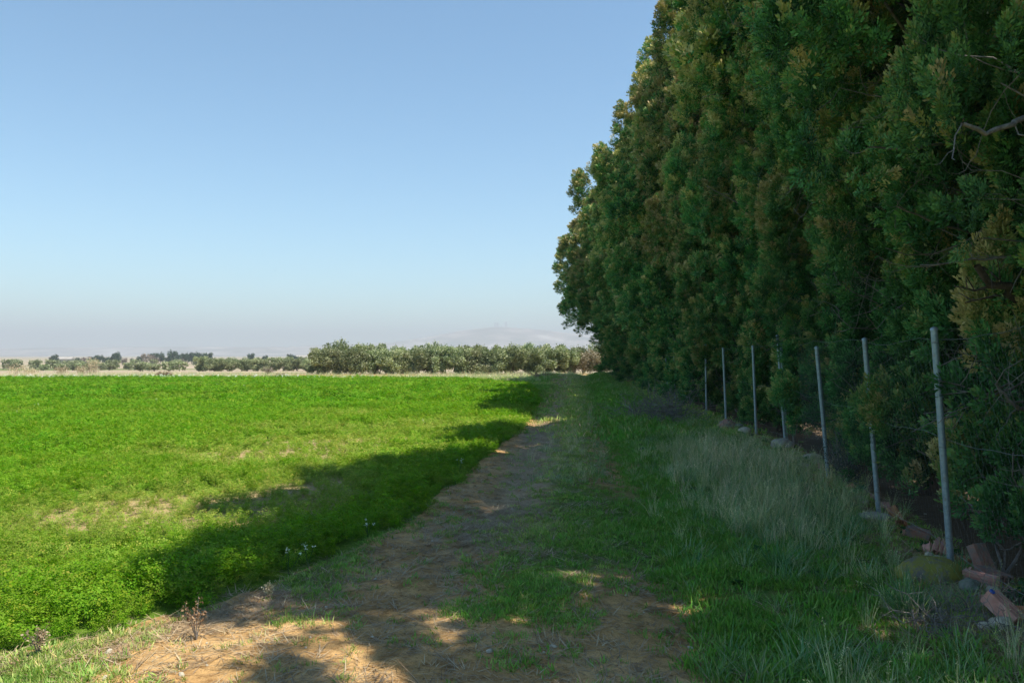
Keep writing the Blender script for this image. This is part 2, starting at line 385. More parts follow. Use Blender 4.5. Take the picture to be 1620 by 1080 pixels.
green_strip = sstep(74.5, 77, fy_) * (1 - sstep(84, 90, fy_)) * (1 - sstep(-14, 4, fx_)) * .0
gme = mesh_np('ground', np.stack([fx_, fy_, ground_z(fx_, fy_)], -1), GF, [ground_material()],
              {'g_dry': np.maximum(cv['dry'], cv['crop'] * cv['thin'] * .55), 'g_short': np.clip(cv['short'] * .9 + cv['longg'] * .3, 0, 1), 'g_crop': cv['crop'] * (1 - .55 * cv['thin']),
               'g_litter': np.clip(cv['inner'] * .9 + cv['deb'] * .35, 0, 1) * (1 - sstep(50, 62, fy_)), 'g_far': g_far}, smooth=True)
tag(link('ground', gme), 'flat farm ground with a dirt track, stubble strip and far plain', 'ground', kind='structure')

# hills on the horizon
def hills():
    xs = np.linspace(-7000, 6500, 420); ys = np.linspace(4300, 7600, 90)
    X, Y = np.meshgrid(xs, ys)
    px = X / 6000 * 1260 + 810
    rid = np.interp(px, [-700, 0, 60, 150, 300, 400, 480, 520, 620, 680, 730, 775, 800, 850, 900, 950, 1010, 1300, 2200],
                    [552, 554, 550, 549, 548, 549, 548, 545, 542, 533, 523, 517.5, 517.5, 521, 527, 531, 536, 542, 550])
    top = (562 - rid) / 1260 * 6000 + 6
    s = np.clip((Y - 4300) / 1700, 0, 1)
    gull = fbm(X / 330, Y / 800, 5); gull2 = 1 - np.abs(2 * fbm(X / 150, Y / 420, 4) - 1)
    prof = sstep(0, 1, s) * .75 + .25 * sstep(.45, .62, s + (gull - .5) * .35)
    Z = -4 + top * prof * (1 - .35 * (1 - s) * gull) + (gull2 - .6) * 16 * s * (1 - s) * 2
    Z = Z * np.where(Y > 6000, 1 - .5 * sstep(6000, 7600, Y), 1) - 4 * (1 - s)
    nx_, ny_ = len(xs), len(ys)
    i, j = np.meshgrid(np.arange(nx_ - 1), np.arange(ny_ - 1)); q = (j * nx_ + i).ravel()
    m, n, out = new_mat('dry_hillside')
    tc = N(n, 'ShaderNodeTexCoord'); mp = N(n, 'ShaderNodeMapping'); mp.inputs['Scale'].default_value = (.0035, .0035, .016); n.links.new(tc.outputs['Object'], mp.inputs[0])
    no = N(n, 'ShaderNodeTexNoise', Scale=1.0, Detail=8., Roughness=.68); n.links.new(mp.outputs[0], no.inputs['Vector'])
    r = ramp(n, [(.36, (.10, .12, .06)), (.46, (.24, .20, .15)), (.55, (.42, .34, .27)), (.64, (.66, .60, .52))]); n.links.new(no.outputs[0], r.inputs[0])
    p = N(n, 'ShaderNodeBsdfPrincipled', Roughness=1.0); p.inputs['Specular IOR Level'].default_value = 0.; n.links.new(r.outputs[0], p.inputs['Base Color']); n.links.new(p.outputs[0], out.inputs[0])
    me = mesh_np('hills', np.stack([X.ravel(), Y.ravel(), Z.ravel()], -1), np.stack([q, q + 1, q + nx_ + 1, q + nx_], -1), [m], smooth=True)
    tag(link('hills', me), 'hazy pale hills with a broad summit on the horizon', 'hills', kind='structure')
hills()

# ------------------------------------------------------------------ scatter of plant stuff (points that carry small plants)
def scatter(name, P, pick, scl, protos, plant, label, cat, tilt=.25):
    n = len(P)
    me = bpy.data.meshes.new(name); me.vertices.add(n); me.vertices.foreach_set('co', np.asarray(P, np.float32).ravel())
    def A(k, t, f, v): a = me.attributes.new(k, t, 'POINT'); a.data.foreach_set(f, v)
    rot = np.stack([rng.normal(0, tilt, n), rng.normal(0, tilt, n), rng.uniform(0, 2 * PI, n)], -1).astype(np.float32)
    A('rot', 'FLOAT_VECTOR', 'vector', rot.ravel()); A('scl', 'FLOAT', 'value', np.asarray(scl, np.float32)); A('pick', 'INT', 'value', np.asarray(pick, np.int32)); A('plant', 'FLOAT', 'value', np.asarray(plant, np.float32))
    me.update()
    o = link(name, me); tag(o, label, cat, kind='stuff')
    c = bpy.data.collections.new(name + '_kinds')
    for k, pm in enumerate(protos):
        po = bpy.data.objects.new('plant_kind_%02d' % k + name, pm); c.objects.link(po)
    g = bpy.data.node_groups.new(name, 'GeometryNodeTree')
    g.interface.new_socket('Geometry', in_out='INPUT', socket_type='NodeSocketGeometry'); g.interface.new_socket('Geometry', in_out='OUTPUT', socket_type='NodeSocketGeometry')
    gi = g.nodes.new('NodeGroupInput'); go = g.nodes.new('NodeGroupOutput')
    ci = g.nodes.new('GeometryNodeCollectionInfo'); ci.inputs['Collection'].default_value = c; ci.inputs['Separate Children'].default_value = True; ci.inputs['Reset Children'].default_value = True
    ip = g.nodes.new('GeometryNodeInstanceOnPoints'); ip.inputs['Pick Instance'].default_value = True
    def NA(k, t):
        x = g.nodes.new('GeometryNodeInputNamedAttribute'); x.data_type = t; x.inputs['Name'].default_value = k; return x.outputs[0]
    g.links.new(gi.outputs[0], ip.inputs['Points']); g.links.new(ci.outputs[0], ip.inputs['Instance'])
    g.links.new(NA('pick', 'INT'), ip.inputs['Instance Index']); g.links.new(NA('rot', 'FLOAT_VECTOR'), ip.inputs['Rotation']); g.links.new(NA('scl', 'FLOAT'), ip.inputs['Scale'])
    g.links.new(ip.outputs[0], go.inputs[0])
    md = o.modifiers.new('plants', 'NODES'); md.node_group = g
    return o

def blades(n, rad, hmin, hmax, wid, lean, droop, tint, seed, mat, name, heads=0.0, flat=1.0):
    r = np.random.default_rng(seed); mb = MB()
    for k in range(n):
        a = r.uniform(0, 2 * PI); b = np.array([math.cos(a), math.sin(a), 0]) * rad * math.sqrt(r.random())
        h = r.uniform(hmin, hmax); d = a + r.normal(0, .9); l = abs(r.normal(0, lean)); dr = droop * r.random()
        out = np.array([math.cos(d), math.sin(d), 0]); side = np.array([-math.sin(d), math.cos(d), 0])
        ts = np.array([0, .4, .75, 1.0]); ws = np.array([.8, 1, .65, .08]) * wid * r.uniform(.7, 1.3)
        P = [b + out * h * (l * t + dr * t * t * .8) + np.array([0, 0, 1]) * h * flat * (t - dr * t * t * .45) for t in ts]
        V = []
        for p, ww in zip(P, ws): V += [p - side * ww, p + side * ww]
        F = [[0, 1, 3, 2], [2, 3, 5, 4], [4, 5, 7, 6]]
        t = float(np.clip(tint(r), 0, 1))
        mb.add(V, F, t)
        if r.random() < heads:
            for q in range(7):
                hp = P[2] + (P[3] - P[2]) * (q / 5) ; dv = unit(r.normal(0, 1, 3) + [0, 0, 1.2]) * .028
                sd_ = unit(np.cross(dv, [.3, .7, .2])) * .0045
                mb.add([hp, hp + dv * .5 + sd_, hp + dv, hp + dv * .5 - sd_], [[0, 1, 2, 3]], .95)
    return mb.mesh(name, [mat])

def alfalfa(seed, stems, leaf, rad, h, per):
    r = np.random.default_rng(seed); mb = MB()
    for s in range(stems):
        a = r.uniform(0, 2 * PI); rr_ = rad * math.sqrt(r.random()); hh = h * r.uniform(.65, 1.1)
        base = np.array([math.cos(a), math.sin(a), 0]) * rr_ * .35; tip = np.array([math.cos(a) * rr_, math.sin(a) * rr_, hh])
        for k in range(per):
            t = 1 - (k / per) * .75 * r.uniform(.7, 1.1)
            p = base + (tip - base) * t + r.normal(0, .018, 3)
            nrm = unit(r.normal(0, .42, 3) + [0, 0, 1]); x = unit(np.cross(nrm, r.normal(0, 1, 3))); y = np.cross(nrm, x)
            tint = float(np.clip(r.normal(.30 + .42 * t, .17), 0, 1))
            for q in range(3):
                an = q * 2.1 + r.normal(0, .25); d = x * math.cos(an) + y * math.sin(an); sd_ = -x * math.sin(an) + y * math.cos(an)
                L = leaf * r.uniform(.75, 1.25); dz = np.array([0, 0, -.15 * L])
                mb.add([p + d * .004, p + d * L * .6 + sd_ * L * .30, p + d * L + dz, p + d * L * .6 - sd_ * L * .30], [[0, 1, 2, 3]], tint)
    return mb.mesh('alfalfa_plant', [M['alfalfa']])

def jitter_grid(x0, x1, y0, y1, step):
    xs = np.arange(x0, x1, step); ys = np.arange(y0, y1, step)
    X, Y = np.meshgrid(xs, ys); X = X.ravel() + rng.uniform(-.5, .5, X.size) * step; Y = Y.ravel() + rng.uniform(-.5, .5, Y.size) * step
    return X, Y

# alfalfa crop
def crop():
    near = [alfalfa(20 + k, 30, .024, .135, .20, 4) for k in range(4)]
    mid = [alfalfa(40 + k, 26, .033, .15, .19, 3) for k in range(3)]
    far = [alfalfa(60 + k, 22, .058, .24, .18, 3) for k in range(3)]
    P = []; pick = []; sc = []; pl = []
    for (y0, y1, step, base, nk, s0) in ((3.4, 12.5, .118, 0, 4, 1.0), (12.5, 26, .15, 4, 3, 1.05), (26, 58, .25, 7, 3, 1.12)):
        X, Y = jitter_grid(-46, 2.2, y0, y1, step)
        ok = X > -.72 * Y - 3.0
        X, Y = X[ok], Y[ok]
        c = cover(X, Y)
        vig = fbm(X * .5 + 7, Y * .5, 3)
        keep = (rng.random(len(X)) < c['crop'] * (1 - .40 * c['thin'])) & (c['crop'] > .35)
        X, Y = X[keep], Y[keep]; th = c['thin'][keep]; vg = vig[keep]; ed = sstep(0, .5, edge_x(Y) - X)
        sc.append(s0 * rng.uniform(.7, 1.25, len(X)) * (1 - .42 * th) * (.62 + .38 * ed) * (.86 + .26 * vg)); P.append(np.stack([X, Y, ground_z(X, Y) - .012], -1))
        pick.append(base + rng.integers(0, nk, len(X))); pl.append(np.clip(.28 + .68 * th + (1 - ed) * .22 + rng.normal(0, .10, len(X)) + (.5 - vg) * .8, 0, 1))
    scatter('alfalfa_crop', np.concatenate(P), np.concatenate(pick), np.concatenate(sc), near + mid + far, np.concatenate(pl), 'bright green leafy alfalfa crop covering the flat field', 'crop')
    # white flower heads in the crop
    r = np.random.default_rng(8); mb = MB()
    for k in range(9):
        c = r.normal(0, .022, 3) + [0, 0, .23]
        for q in range(4):
            a = q * PI / 2 + r.random(); d = np.array([math.cos(a), math.sin(a), .35]); s_ = np.array([-math.sin(a), math.cos(a), 0])
            mb.add([c, c + d * .012 + s_ * .008, c + d * .022, c + d * .012 - s_ * .008], [[0, 1, 2, 3]], r.random())
    fl = mb.mesh('flower_head', [M['petal']])
    X = []; Y = []
    for cx, cy_, sx, sy, n in ((-17, 41, 3, .8, 26), (-12.5, 40, 2, 1.2, 22), (-22, 44, 5, 3, 26), (-9, 34, 1.5, .6, 10), (-14, 25, 2, 1.5, 14), (-24, 54, 12, .35, 330), (-34, 54.5, 12, .5, 200), (-20, 30, 9, 9, 40), (-6, 45, 5, 5, 14), (-18, 55.5, 3, .5, 60)):
        X.append(rng.normal(cx, sx, n)); Y.append(rng.normal(cy_, sy, n))
    X = np.concatenate(X); Y = np.concatenate(Y); ok = (X < edge_x(Y) - .3) & (Y < 57); X, Y = X[ok], Y[ok]
    scatter('white_flowers', np.stack([X, Y, ground_z(X, Y)], -1), np.zeros(len(X), int), rng.uniform(.45, .95, len(X)) * np.where(Y > 52, 1.7, 1), [fl], np.zeros(len(X)), 'small white flowers sprinkled among the green crop', 'flowers')
crop()

# grasses on the track and verge
def grasses():
    sg = [blades(26, .045, .012, .040, .0024, .6, .5, lambda r: r.normal(.42, .2), 100 + k, M['short_grass'], 'grass_tuft') for k in range(3)] + \
         [blades(22, .09, .03, .075, .006, .55, .5, lambda r: r.normal(.45, .22), 104 + k, M['short_grass'], 'grass_tuft') for k in range(2)]
    P = []; pick = []; sc = []; pl = []
    for (y0, y1, step, far) in ((3.3, 8.5, .042, 0), (8.5, 16, .06, 0), (16, 60, .13, 1)):
        X, Y = jitter_grid(-5, 8.2, y0, y1, step)
        ok = X > -.72 * Y - 1.5; X, Y = X[ok], Y[ok]
        c = cover(X, Y)
        d = c['short'] * (1 - .45 * c['dry']) * (.18 + 1.25 * sstep(.33, .62, c['nA'] * .6 + c['nB'] * .5)) + .035
        k = rng.random(len(X)) < d * (1 - c['crop']) * (1 - .9 * c['inner'])
        X, Y = X[k], Y[k]; u = c['u'][k]; n = len(X)
        lush = sstep(.3, 1.0, u) * (1 - sstep(2.0, 2.8, u))
        sc.append(rng.uniform(.65, 1.3, n) * (1 + .5 * lush) * (1 + .35 * far)); P.append(np.stack([X, Y, ground_z(X, Y) - .004], -1))
        pick.append(rng.integers(0, 3, n) if not far else 3 + rng.integers(0, 2, n))
        pl.append(np.clip(.46 - .32 * lush + .6 * c['dry'][k] + .35 * (1 - sstep(4.4, 6, Y)) * (X < -.8) + rng.normal(0, .16, n), 0, 1))
    scatter('short_grass', np.concatenate(P), np.concatenate(pick), np.concatenate(sc), sg, np.concatenate(pl), 'short green grass growing over the track and verge', 'grass')
    # dead thatch lying flat
    th = [blades(30, .07, .03, .09, .0022, 1.3, .9, lambda r: r.normal(.5, .25), 120 + k, M['thatch'], 'thatch_tuft', flat=.22) for k in range(3)]
    P = []; sc = []; pick = []
    for (y0, y1, step) in ((3.4, 9, .06), (9, 22, .10), (22, 60, .2)):
        X, Y = jitter_grid(-5, 8.2, y0, y1, step); ok = X > -.72 * Y - 1.5; X, Y = X[ok], Y[ok]; c = cover(X, Y)
        k = rng.random(len(X)) < (c['dry'] * .9 + c['soil'] * .14 + .10 * (c['u'] < 1.0) + .05 + c['longg'] * .22) * (1 - c['crop']) * (1 - .6 * c['inner'])
        X, Y = X[k], Y[k]; P.append(np.stack([X, Y, ground_z(X, Y) - .003], -1)); sc.append(rng.uniform(.6, 1.3, len(X)) * (1 if y0 < 20 else 1.6)); pick.append(rng.integers(0, 3, len(X)))
    P = np.concatenate(P)
    scatter('dead_thatch', P, np.concatenate(pick), np.concatenate(sc), th, rng.random(len(P)), tilt=.12, label='flattened dead straw lying along the dirt track', cat='dead grass')
    # long grass
    lg = [blades(34, .09, .16, .40, .0034, .42, .9, lambda r: r.normal(.42, .25), 140 + k, M['long_grass'], 'long_grass_tuft') for k in range(3)] + \
         [blades(26, .07, .25, .58, .0022, .30, .55, lambda r: r.normal(.75, .2), 150 + k, M['long_grass'], 'long_grass_tuft', heads=.14) for k in range(3)]
    P = []; sc = []; pick = []; pl = []
    for (y0, y1, step) in ((3.3, 12, .105), (12, 24, .14), (24, 58, .26)):
        X, Y = jitter_grid(-1.5, 8.5, y0, y1, step); c = cover(X, Y)
        tall = ell(X, Y, 3.3, 11.8, 1.0, 3.0) + .25 * ell(X, Y, 1.75, 4.25, .5, .4) + .5 * ell(X, Y, 2.5, 8, .5, 1.2)
        k = rng.random(len(X)) < np.clip(c['longg'] * (.10 + .95 * sstep(.40, .62, c['nA'])) + c['ctr'] * 1.0 + .5 * tall + .12 * (c['u'] > .9) * (1 - c['inner']), 0, 1) * (1 - c['inner']) * (1 - c['crop'])
        X, Y = X[k], Y[k]; t = tall[k]; ct = c['ctr'][k]; n = len(X)
        dryp = rng.random(n) < .34 + .4 * t + .5 * ct
        P.append(np.stack([X, Y, ground_z(X, Y) - .01], -1)); pick.append(np.where(dryp, 3 + rng.integers(0, 3, n), rng.integers(0, 3, n)))
        sc.append(rng.uniform(.38, .88, n) * (.78 + .45 * t) * (1 - .5 * sstep(.2, .6, ct)) * (.9 if y0 < 20 else 1.1)); pl.append(np.clip(.35 + .3 * t + .55 * ct + rng.normal(0, .22, n), 0, 1))
    scatter('long_grass', np.concatenate(P), np.concatenate(pick), np.concatenate(sc), lg, np.concatenate(pl), 'tall unmown grass with dry stalks between track and fence', 'grass', tilt=.12)
    # dry strip beyond the crop
    X, Y = jitter_grid(-60, 9, 44, 76, .42); c = cover(X, Y); k = (rng.random(len(X)) < c['beyond'] * .75 * (.05 + .95 * sstep(.42, .62, fbm(X * .08, Y * .5)))) & (X > -.72 * Y - 2)
    X, Y = X[k], Y[k]; n = len(X)
    scatter('dry_grass_strip', np.stack([X, Y, ground_z(X, Y) - .01], -1), 3 + rng.integers(0, 3, n), rng.uniform(.4, 1.0, n) * 1.0, lg, np.clip(rng.normal(.6, .3, n), 0, 1), 'strip of pale dry grass beyond the crop before the olives', 'dry grass')
    # small pebbles and clods on the soil
    peb = []
    for k in range(3):
        r = np.random.default_rng(200 + k); V, F = ico(1); V = V * (1 + r.normal(0, .16, (len(V), 1))) * [1, .8, .6] * .012
        mb = MB(); mb.add(V, F, .5); peb.append(mb.mesh('pebble', [M['stone_pale'] if k < 1 else M['clod']], True))
    X, Y = jitter_grid(-3.5, 4.5, 3.4, 13, .11); c = cover(X, Y); k = rng.random(len(X)) < (c['soil'] * .42 + c['deb'] * .5 + .01) * (1 - c['crop']); X, Y = X[k], Y[k]; n = len(X)
    scatter('pebbles', np.stack([X, Y, ground_z(X, Y) + .002], -1), rng.integers(0, 3, n), np.clip(rng.lognormal(-.45, .65, n), .22, 3.2), peb, np.zeros(n), 'loose pebbles and clods on the bare soil', 'pebbles', tilt=.5)
    # broad-leaved weeds on the verge
    wd = []
    for k in range(2):
        r = np.random.default_rng(230 + k); mb = MB()
        for q in range(14):
            a = q * 2.4 + r.normal(0, .2); L = r.uniform(.05, .11); el = r.uniform(.25, .9); d = np.array([math.cos(a) * math.cos(el), math.sin(a) * math.cos(el), math.sin(el)]); s_ = np.array([-math.sin(a), math.cos(a), 0]) * L * .26
            z = np.array([0, 0, -.25 * L]); mb.add([d * .01, d * L * .5 + s_, d * L + z, d * L * .5 - s_], [[0, 1, 2, 3]], r.random())
        wd.append(mb.mesh('weed_rosette', [M['weed']]))
    X, Y = jitter_grid(-1, 5.2, 3.6, 18, .22); c = cover(X, Y); k = rng.random(len(X)) < (.16 * sstep(.9, 1.4, c['u']) * (1 - c['inner']) + .7 * ell(X, Y, 3.9, 11.6, .45, .5)) * (1 - c['crop']); X, Y = X[k], Y[k]; n = len(X)
    scatter('broad_leaved_weeds', np.stack([X, Y, ground_z(X, Y)], -1), rng.integers(0, 2, n), rng.uniform(.5, 1.3, n), wd, np.zeros(n), 'dark green broad leaved weeds in the verge grass', 'weeds')

def ico(sub):
    import bmesh
    b = bmesh.new(); bmesh.ops.create_icosphere(b, subdivisions=sub, radius=1.0)
    b.verts.index_update()
    V = np.array([v.co[:] for v in b.verts]); F = np.array([[v.index for v in f.verts] for f in b.faces]); b.free()
    return V, F
grasses()

# ------------------------------------------------------------------ cypress hedge
def make_plume(seed, L, Rp, ns, nk, kl, kw):
    """feathery cypress shoot along +Z: returns verts (n*4,3) and per-kite tint offsets"""
    r = np.random.default_rng(seed)
    t = np.sort(r.random(ns)) ; ph = np.arange(ns) * 2.39996 + r.normal(0, .4, ns)
    prof = np.sin(PI * np.clip(.12 + .86 * t, 0, 1)) ** .7
    rad = np.stack([np.cos(ph), np.sin(ph), np.zeros(ns)], -1)
    base = np.stack([np.zeros(ns), np.zeros(ns), t * L], -1) + rad * (Rp * prof * .35)[:, None]
    d = unit(rad * (1.05 - .75 * t)[:, None] + np.array([0, 0, 1.0]) * (.55 + .6 * t)[:, None] + r.normal(0, .22, (ns, 3)))
    SL = Rp * (.55 + .75 * prof) * r.uniform(.75, 1.2, ns)
    Rm = rot_to(d, r.uniform(0, 2 * PI, ns))
    V = np.zeros((ns, nk, 4, 3)); T = np.zeros((ns, nk))
    for k in range(nk):
        f = k / max(1, nk - 1)
        sgn = 1 if k % 2 else -1
        an = sgn * (.75 - .55 * f) + r.normal(0, .12, ns)
        l = kl * r.uniform(.75, 1.25, ns) * (1.05 - .35 * abs(f - .4)); wv = kw * r.uniform(.8, 1.2, ns)
        b0 = np.stack([np.zeros(ns), np.zeros(ns), SL * f * .85], -1)
        dv = np.stack([np.sin(an), r.normal(0, .22, ns), np.cos(an)], -1); dv = unit(dv)
        sv = unit(np.cross(dv, np.stack([r.normal(0, .35, ns), np.ones(ns), r.normal(0, .35, ns)], -1)))
        V[:, k, 0] = b0; V[:, k, 1] = b0 + dv * (l * .55)[:, None] + sv * (wv * .5)[:, None]
        V[:, k, 2] = b0 + dv * l[:, None]; V[:, k, 3] = b0 + dv * (l * .55)[:, None] - sv * (wv * .5)[:, None]
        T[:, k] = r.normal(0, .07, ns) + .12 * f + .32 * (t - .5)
    V = np.einsum('nij,nkaj->nkai', Rm, V) + base[:, None, None, :]
    return V.reshape(-1, 3), T.ravel()

CPROF = ([0, .04, .13, .20, .28, .40, .52, .66, .80, .92, 1.0], [.36, .44, .48, .64, .84, 1.0, .97, .80, .52, .26, .04])
def twig_tubes(mb, r, p, d, L, rad, depth, tint=.5):
    n = 4; P = [p]; dd = d.copy()
    for k in range(n):
        dd = unit(dd + r.normal(0, .30, 3) + [0, 0, .05]); P.append(P[-1] + dd * L / n)
    V, F = tube(P, np.linspace(rad, rad * .45, n + 1), 4 if rad < .012 else 6); mb.add(V, F, tint)
    if depth > 0:
        for q in range(r.integers(1, 4)):
            k = r.integers(1, n + 1); twig_tubes(mb, r, P[k], unit(dd + r.normal(0, .75, 3)), L * r.uniform(.35, .65), rad * .55, depth - 1, tint)
def make_crown(seed, H, Rm, nl, plumes, bigplumes, fill, zsplit, low=1.0):
    """returns crown mesh, branch mesh, trunk mesh: lobes with dark clefts between, each lobe skinned with small upright tufts"""
    r = np.random.default_rng(seed)
    zf = np.linspace(.02, .985, 400); wgt = np.interp(zf, *CPROF) + .12
    wgt = wgt * np.where(zf < .16, 1.1 * low, 1.0); wgt /= wgt.sum()
    Q = np.zeros((0, 3)); z = []; ph = []
    while len(z) < nl:                        # spread the lobes evenly over the crown
        cz = r.choice(zf, 14, p=wgt) * H; cp = np.where(r.random(14) < .62, PI + r.uniform(-1.7, 1.7, 14), r.uniform(0, 2 * PI, 14))
        cR = np.interp(cz / H, *CPROF) * Rm; c3 = np.stack([np.cos(cp) * cR, np.sin(cp) * cR, cz * .72], -1)
        q_ = 0 if len(Q) == 0 else int(np.argmax(np.min(np.linalg.norm(c3[:, None] - Q[None], axis=-1), axis=1)))
        Q = np.vstack([Q, c3[q_]]); z.append(cz[q_]); ph.append(cp[q_])
    z = np.array(z); ph = np.array(ph)
    Rl = np.interp(z / H, *CPROF) * Rm
    rr_ = Rl * np.where(r.random(nl) < .28, r.uniform(.92, 1.12, nl), r.uniform(.52, .84, nl))
    C = np.stack([np.cos(ph) * rr_, np.sin(ph) * rr_, z], -1)
    P = []; D = []; T = []; SC = []
    for k in range(nl):
        sr = r.uniform(.34, .66) * np.clip((Rl[k] / 2.3) ** .6, .5, 1.15); out = np.array([math.cos(ph[k]), math.sin(ph[k]), 0])
        tone = r.normal(.11, .05) if r.random() < .20 else r.normal(-.02, .06)
        nb = int(15 * (sr / .5) ** 1.3) + 3
        o = unit(r.normal(0, 1, (nb, 3)) + out * 1.0 + [0, 0, .40]); B = C[k] + o * [sr, sr, sr * 1.75] * r.uniform(.78, 1.12, nb)[:, None]
        for q in range(nb):
            n = r.integers(5, 9); cr = r.uniform(.07, .15); oo = unit(r.normal(0, 1, (n, 3)) + o[q] * .5 + [0, 0, .3])
            P.append(B[q] + oo * [cr, cr, cr * 1.7]); D.append(unit(o[q] * .55 + oo * .45 + np.array([0, 0, .85]) + r.normal(0, .16, (n, 3))))
            T.append(np.full(n, tone + r.normal(0, .06)) + r.normal(0, .04, n)); SC.append(r.uniform(.7, 1.15, n))
    nlow = int(fill * .6 * low)
    zi = np.concatenate([r.choice(zf, fill, p=wgt) * H, r.uniform(.25, 3.4, nlow)]); nf = fill + nlow; pi_ = r.uniform(0, 2 * PI, nf)
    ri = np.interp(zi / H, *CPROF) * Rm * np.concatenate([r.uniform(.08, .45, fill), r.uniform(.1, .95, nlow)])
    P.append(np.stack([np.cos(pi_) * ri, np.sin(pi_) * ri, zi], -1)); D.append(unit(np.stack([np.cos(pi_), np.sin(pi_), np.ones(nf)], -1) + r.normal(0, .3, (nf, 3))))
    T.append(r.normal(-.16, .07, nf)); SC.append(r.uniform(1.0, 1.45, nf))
    P = np.concatenate(P); D = np.concatenate(D); T = np.concatenate(T); SC = np.concatenate(SC)
    keep = P[:, 2] > .25; P, D, T, SC = P[keep], D[keep], T[keep], SC[keep]
    Rr = rot_to(D, r.uniform(0, 2 * PI, len(P)))
    Vs = []; Ts = []
    fine = P[:, 2] < zsplit
    for sel, bank in ((fine, plumes), (~fine, bigplumes)):
        idx = np.nonzero(sel)[0]
        if len(idx) == 0: continue
        which = r.integers(0, len(bank), len(idx))
        for b, (pv, pt) in enumerate(bank):
            ii = idx[which == b]
            if len(ii) == 0: continue
            V = np.einsum('nij,vj->nvi', Rr[ii] * SC[ii][:, None, None], pv) + P[ii][:, None, :]
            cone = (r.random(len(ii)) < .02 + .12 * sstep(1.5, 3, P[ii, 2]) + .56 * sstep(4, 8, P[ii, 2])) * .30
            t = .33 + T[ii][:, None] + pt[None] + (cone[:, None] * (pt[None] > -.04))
            Vs.append(V.reshape(-1, 3)); Ts.append(np.clip(t, 0, 1).ravel())
    V = np.concatenate(Vs); Tt = np.concatenate(Ts)
    F = np.arange(len(V), dtype=np.int32).reshape(-1, 4)
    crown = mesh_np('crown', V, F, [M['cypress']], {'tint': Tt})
    tb = MB(); zz = np.linspace(-.2, H * .93, 14)
    pts = np.stack([.10 * np.sin(zz * .6 + seed), .10 * np.cos(zz * .5 + seed), zz], -1); pts[:2, :2] *= .3
    tv, tf = tube(pts, np.interp(zz, [-.2, .1, 1.5, H], [.20, .16, .12, .015]), 10); tb.add(tv, tf)
    br = MB()
    for k in range(nl):
        if z[k] > 8 or r.random() < .5: continue
        zb = max(.3, z[k] - rr_[k] * r.uniform(.2, .6)); p0 = np.array([.1 * math.sin(zb * .6 + seed), .1 * math.cos(zb * .5 + seed), zb]); mid = (p0 + C[k]) / 2 + [0, 0, -.12 * rr_[k]] + r.normal(0, .08, 3)
        pp = np.array([p0, (p0 + mid) / 2 + r.normal(0, .04, 3), mid, (mid + C[k]) / 2 + r.normal(0, .04, 3), C[k]])
        v, f = tube(pp, np.linspace(.028, .006, 5) * r.uniform(.7, 1.3), 5); br.add(v, f)
    for k in range(46):
        zz_ = r.uniform(.5, 7.0) if k % 3 else r.uniform(.4, 3.2); a = PI + r.uniform(-1.7, 1.7); R0 = float(np.interp(zz_ / H, *CPROF)) * Rm
        p0 = np.array([math.cos(a) * R0 * .55, math.sin(a) * R0 * .55, zz_]); d = unit(np.array([math.cos(a), math.sin(a), r.normal(.05, .35)]) + r.normal(0, .25, 3))
        twig_tubes(br, r, p0, d, R0 * .42 + r.uniform(.10, .40), r.uniform(.004, .010), 2)
    return crown, br.mesh('branches', [M['twig']], True), tb.mesh('trunk', [M['bark']], True)

fineP = [make_plume(300 + k, .24, .075, 32, 5, .046, .018) for k in range(5)]
midP = [make_plume(320 + k, .27, .085, 17, 4, .070, .031) for k in range(4)]
bigP = [make_plume(340 + k, .30, .10, 11, 4, .10, .050) for k in range(4)]
CR_sparse = [make_crown(541 + k, 15.0, 2.9, 38, fineP, bigP, 50, 6.5, 3.4) for k in range(2)]
CR_near = [make_crown(501 + k, 15.5, 2.9, 70, fineP, bigP, 360, 7.0, 1.9) for k in range(3)]
CR_mid = [make_crown(521 + k, 15.0, 3.0, 70, midP, bigP, 360, 99, 1.6) for k in range(3)]
def ordinal(k): return ['first', 'second', 'third', 'fourth', 'fifth', 'sixth', 'seventh', 'eighth', 'ninth', 'tenth', 'eleventh', 'twelfth', 'thirteenth', 'fourteenth', 'fifteenth', 'sixteenth', 'seventeenth', 'eighteenth', 'nineteenth', 'twentieth',
    'twenty-first', 'twenty-second', 'twenty-third', 'twenty-fourth', 'twenty-fifth', 'twenty-sixth', 'twenty-seventh', 'twenty-eighth', 'twenty-ninth', 'thirtieth', 'thirty-first', 'thirty-second', 'thirty-third', 'thirty-fourth', 'thirty-fifth', 'thirty-sixth', 'thirty-seventh', 'thirty-eighth', 'thirty-ninth', 'fortieth'][k]

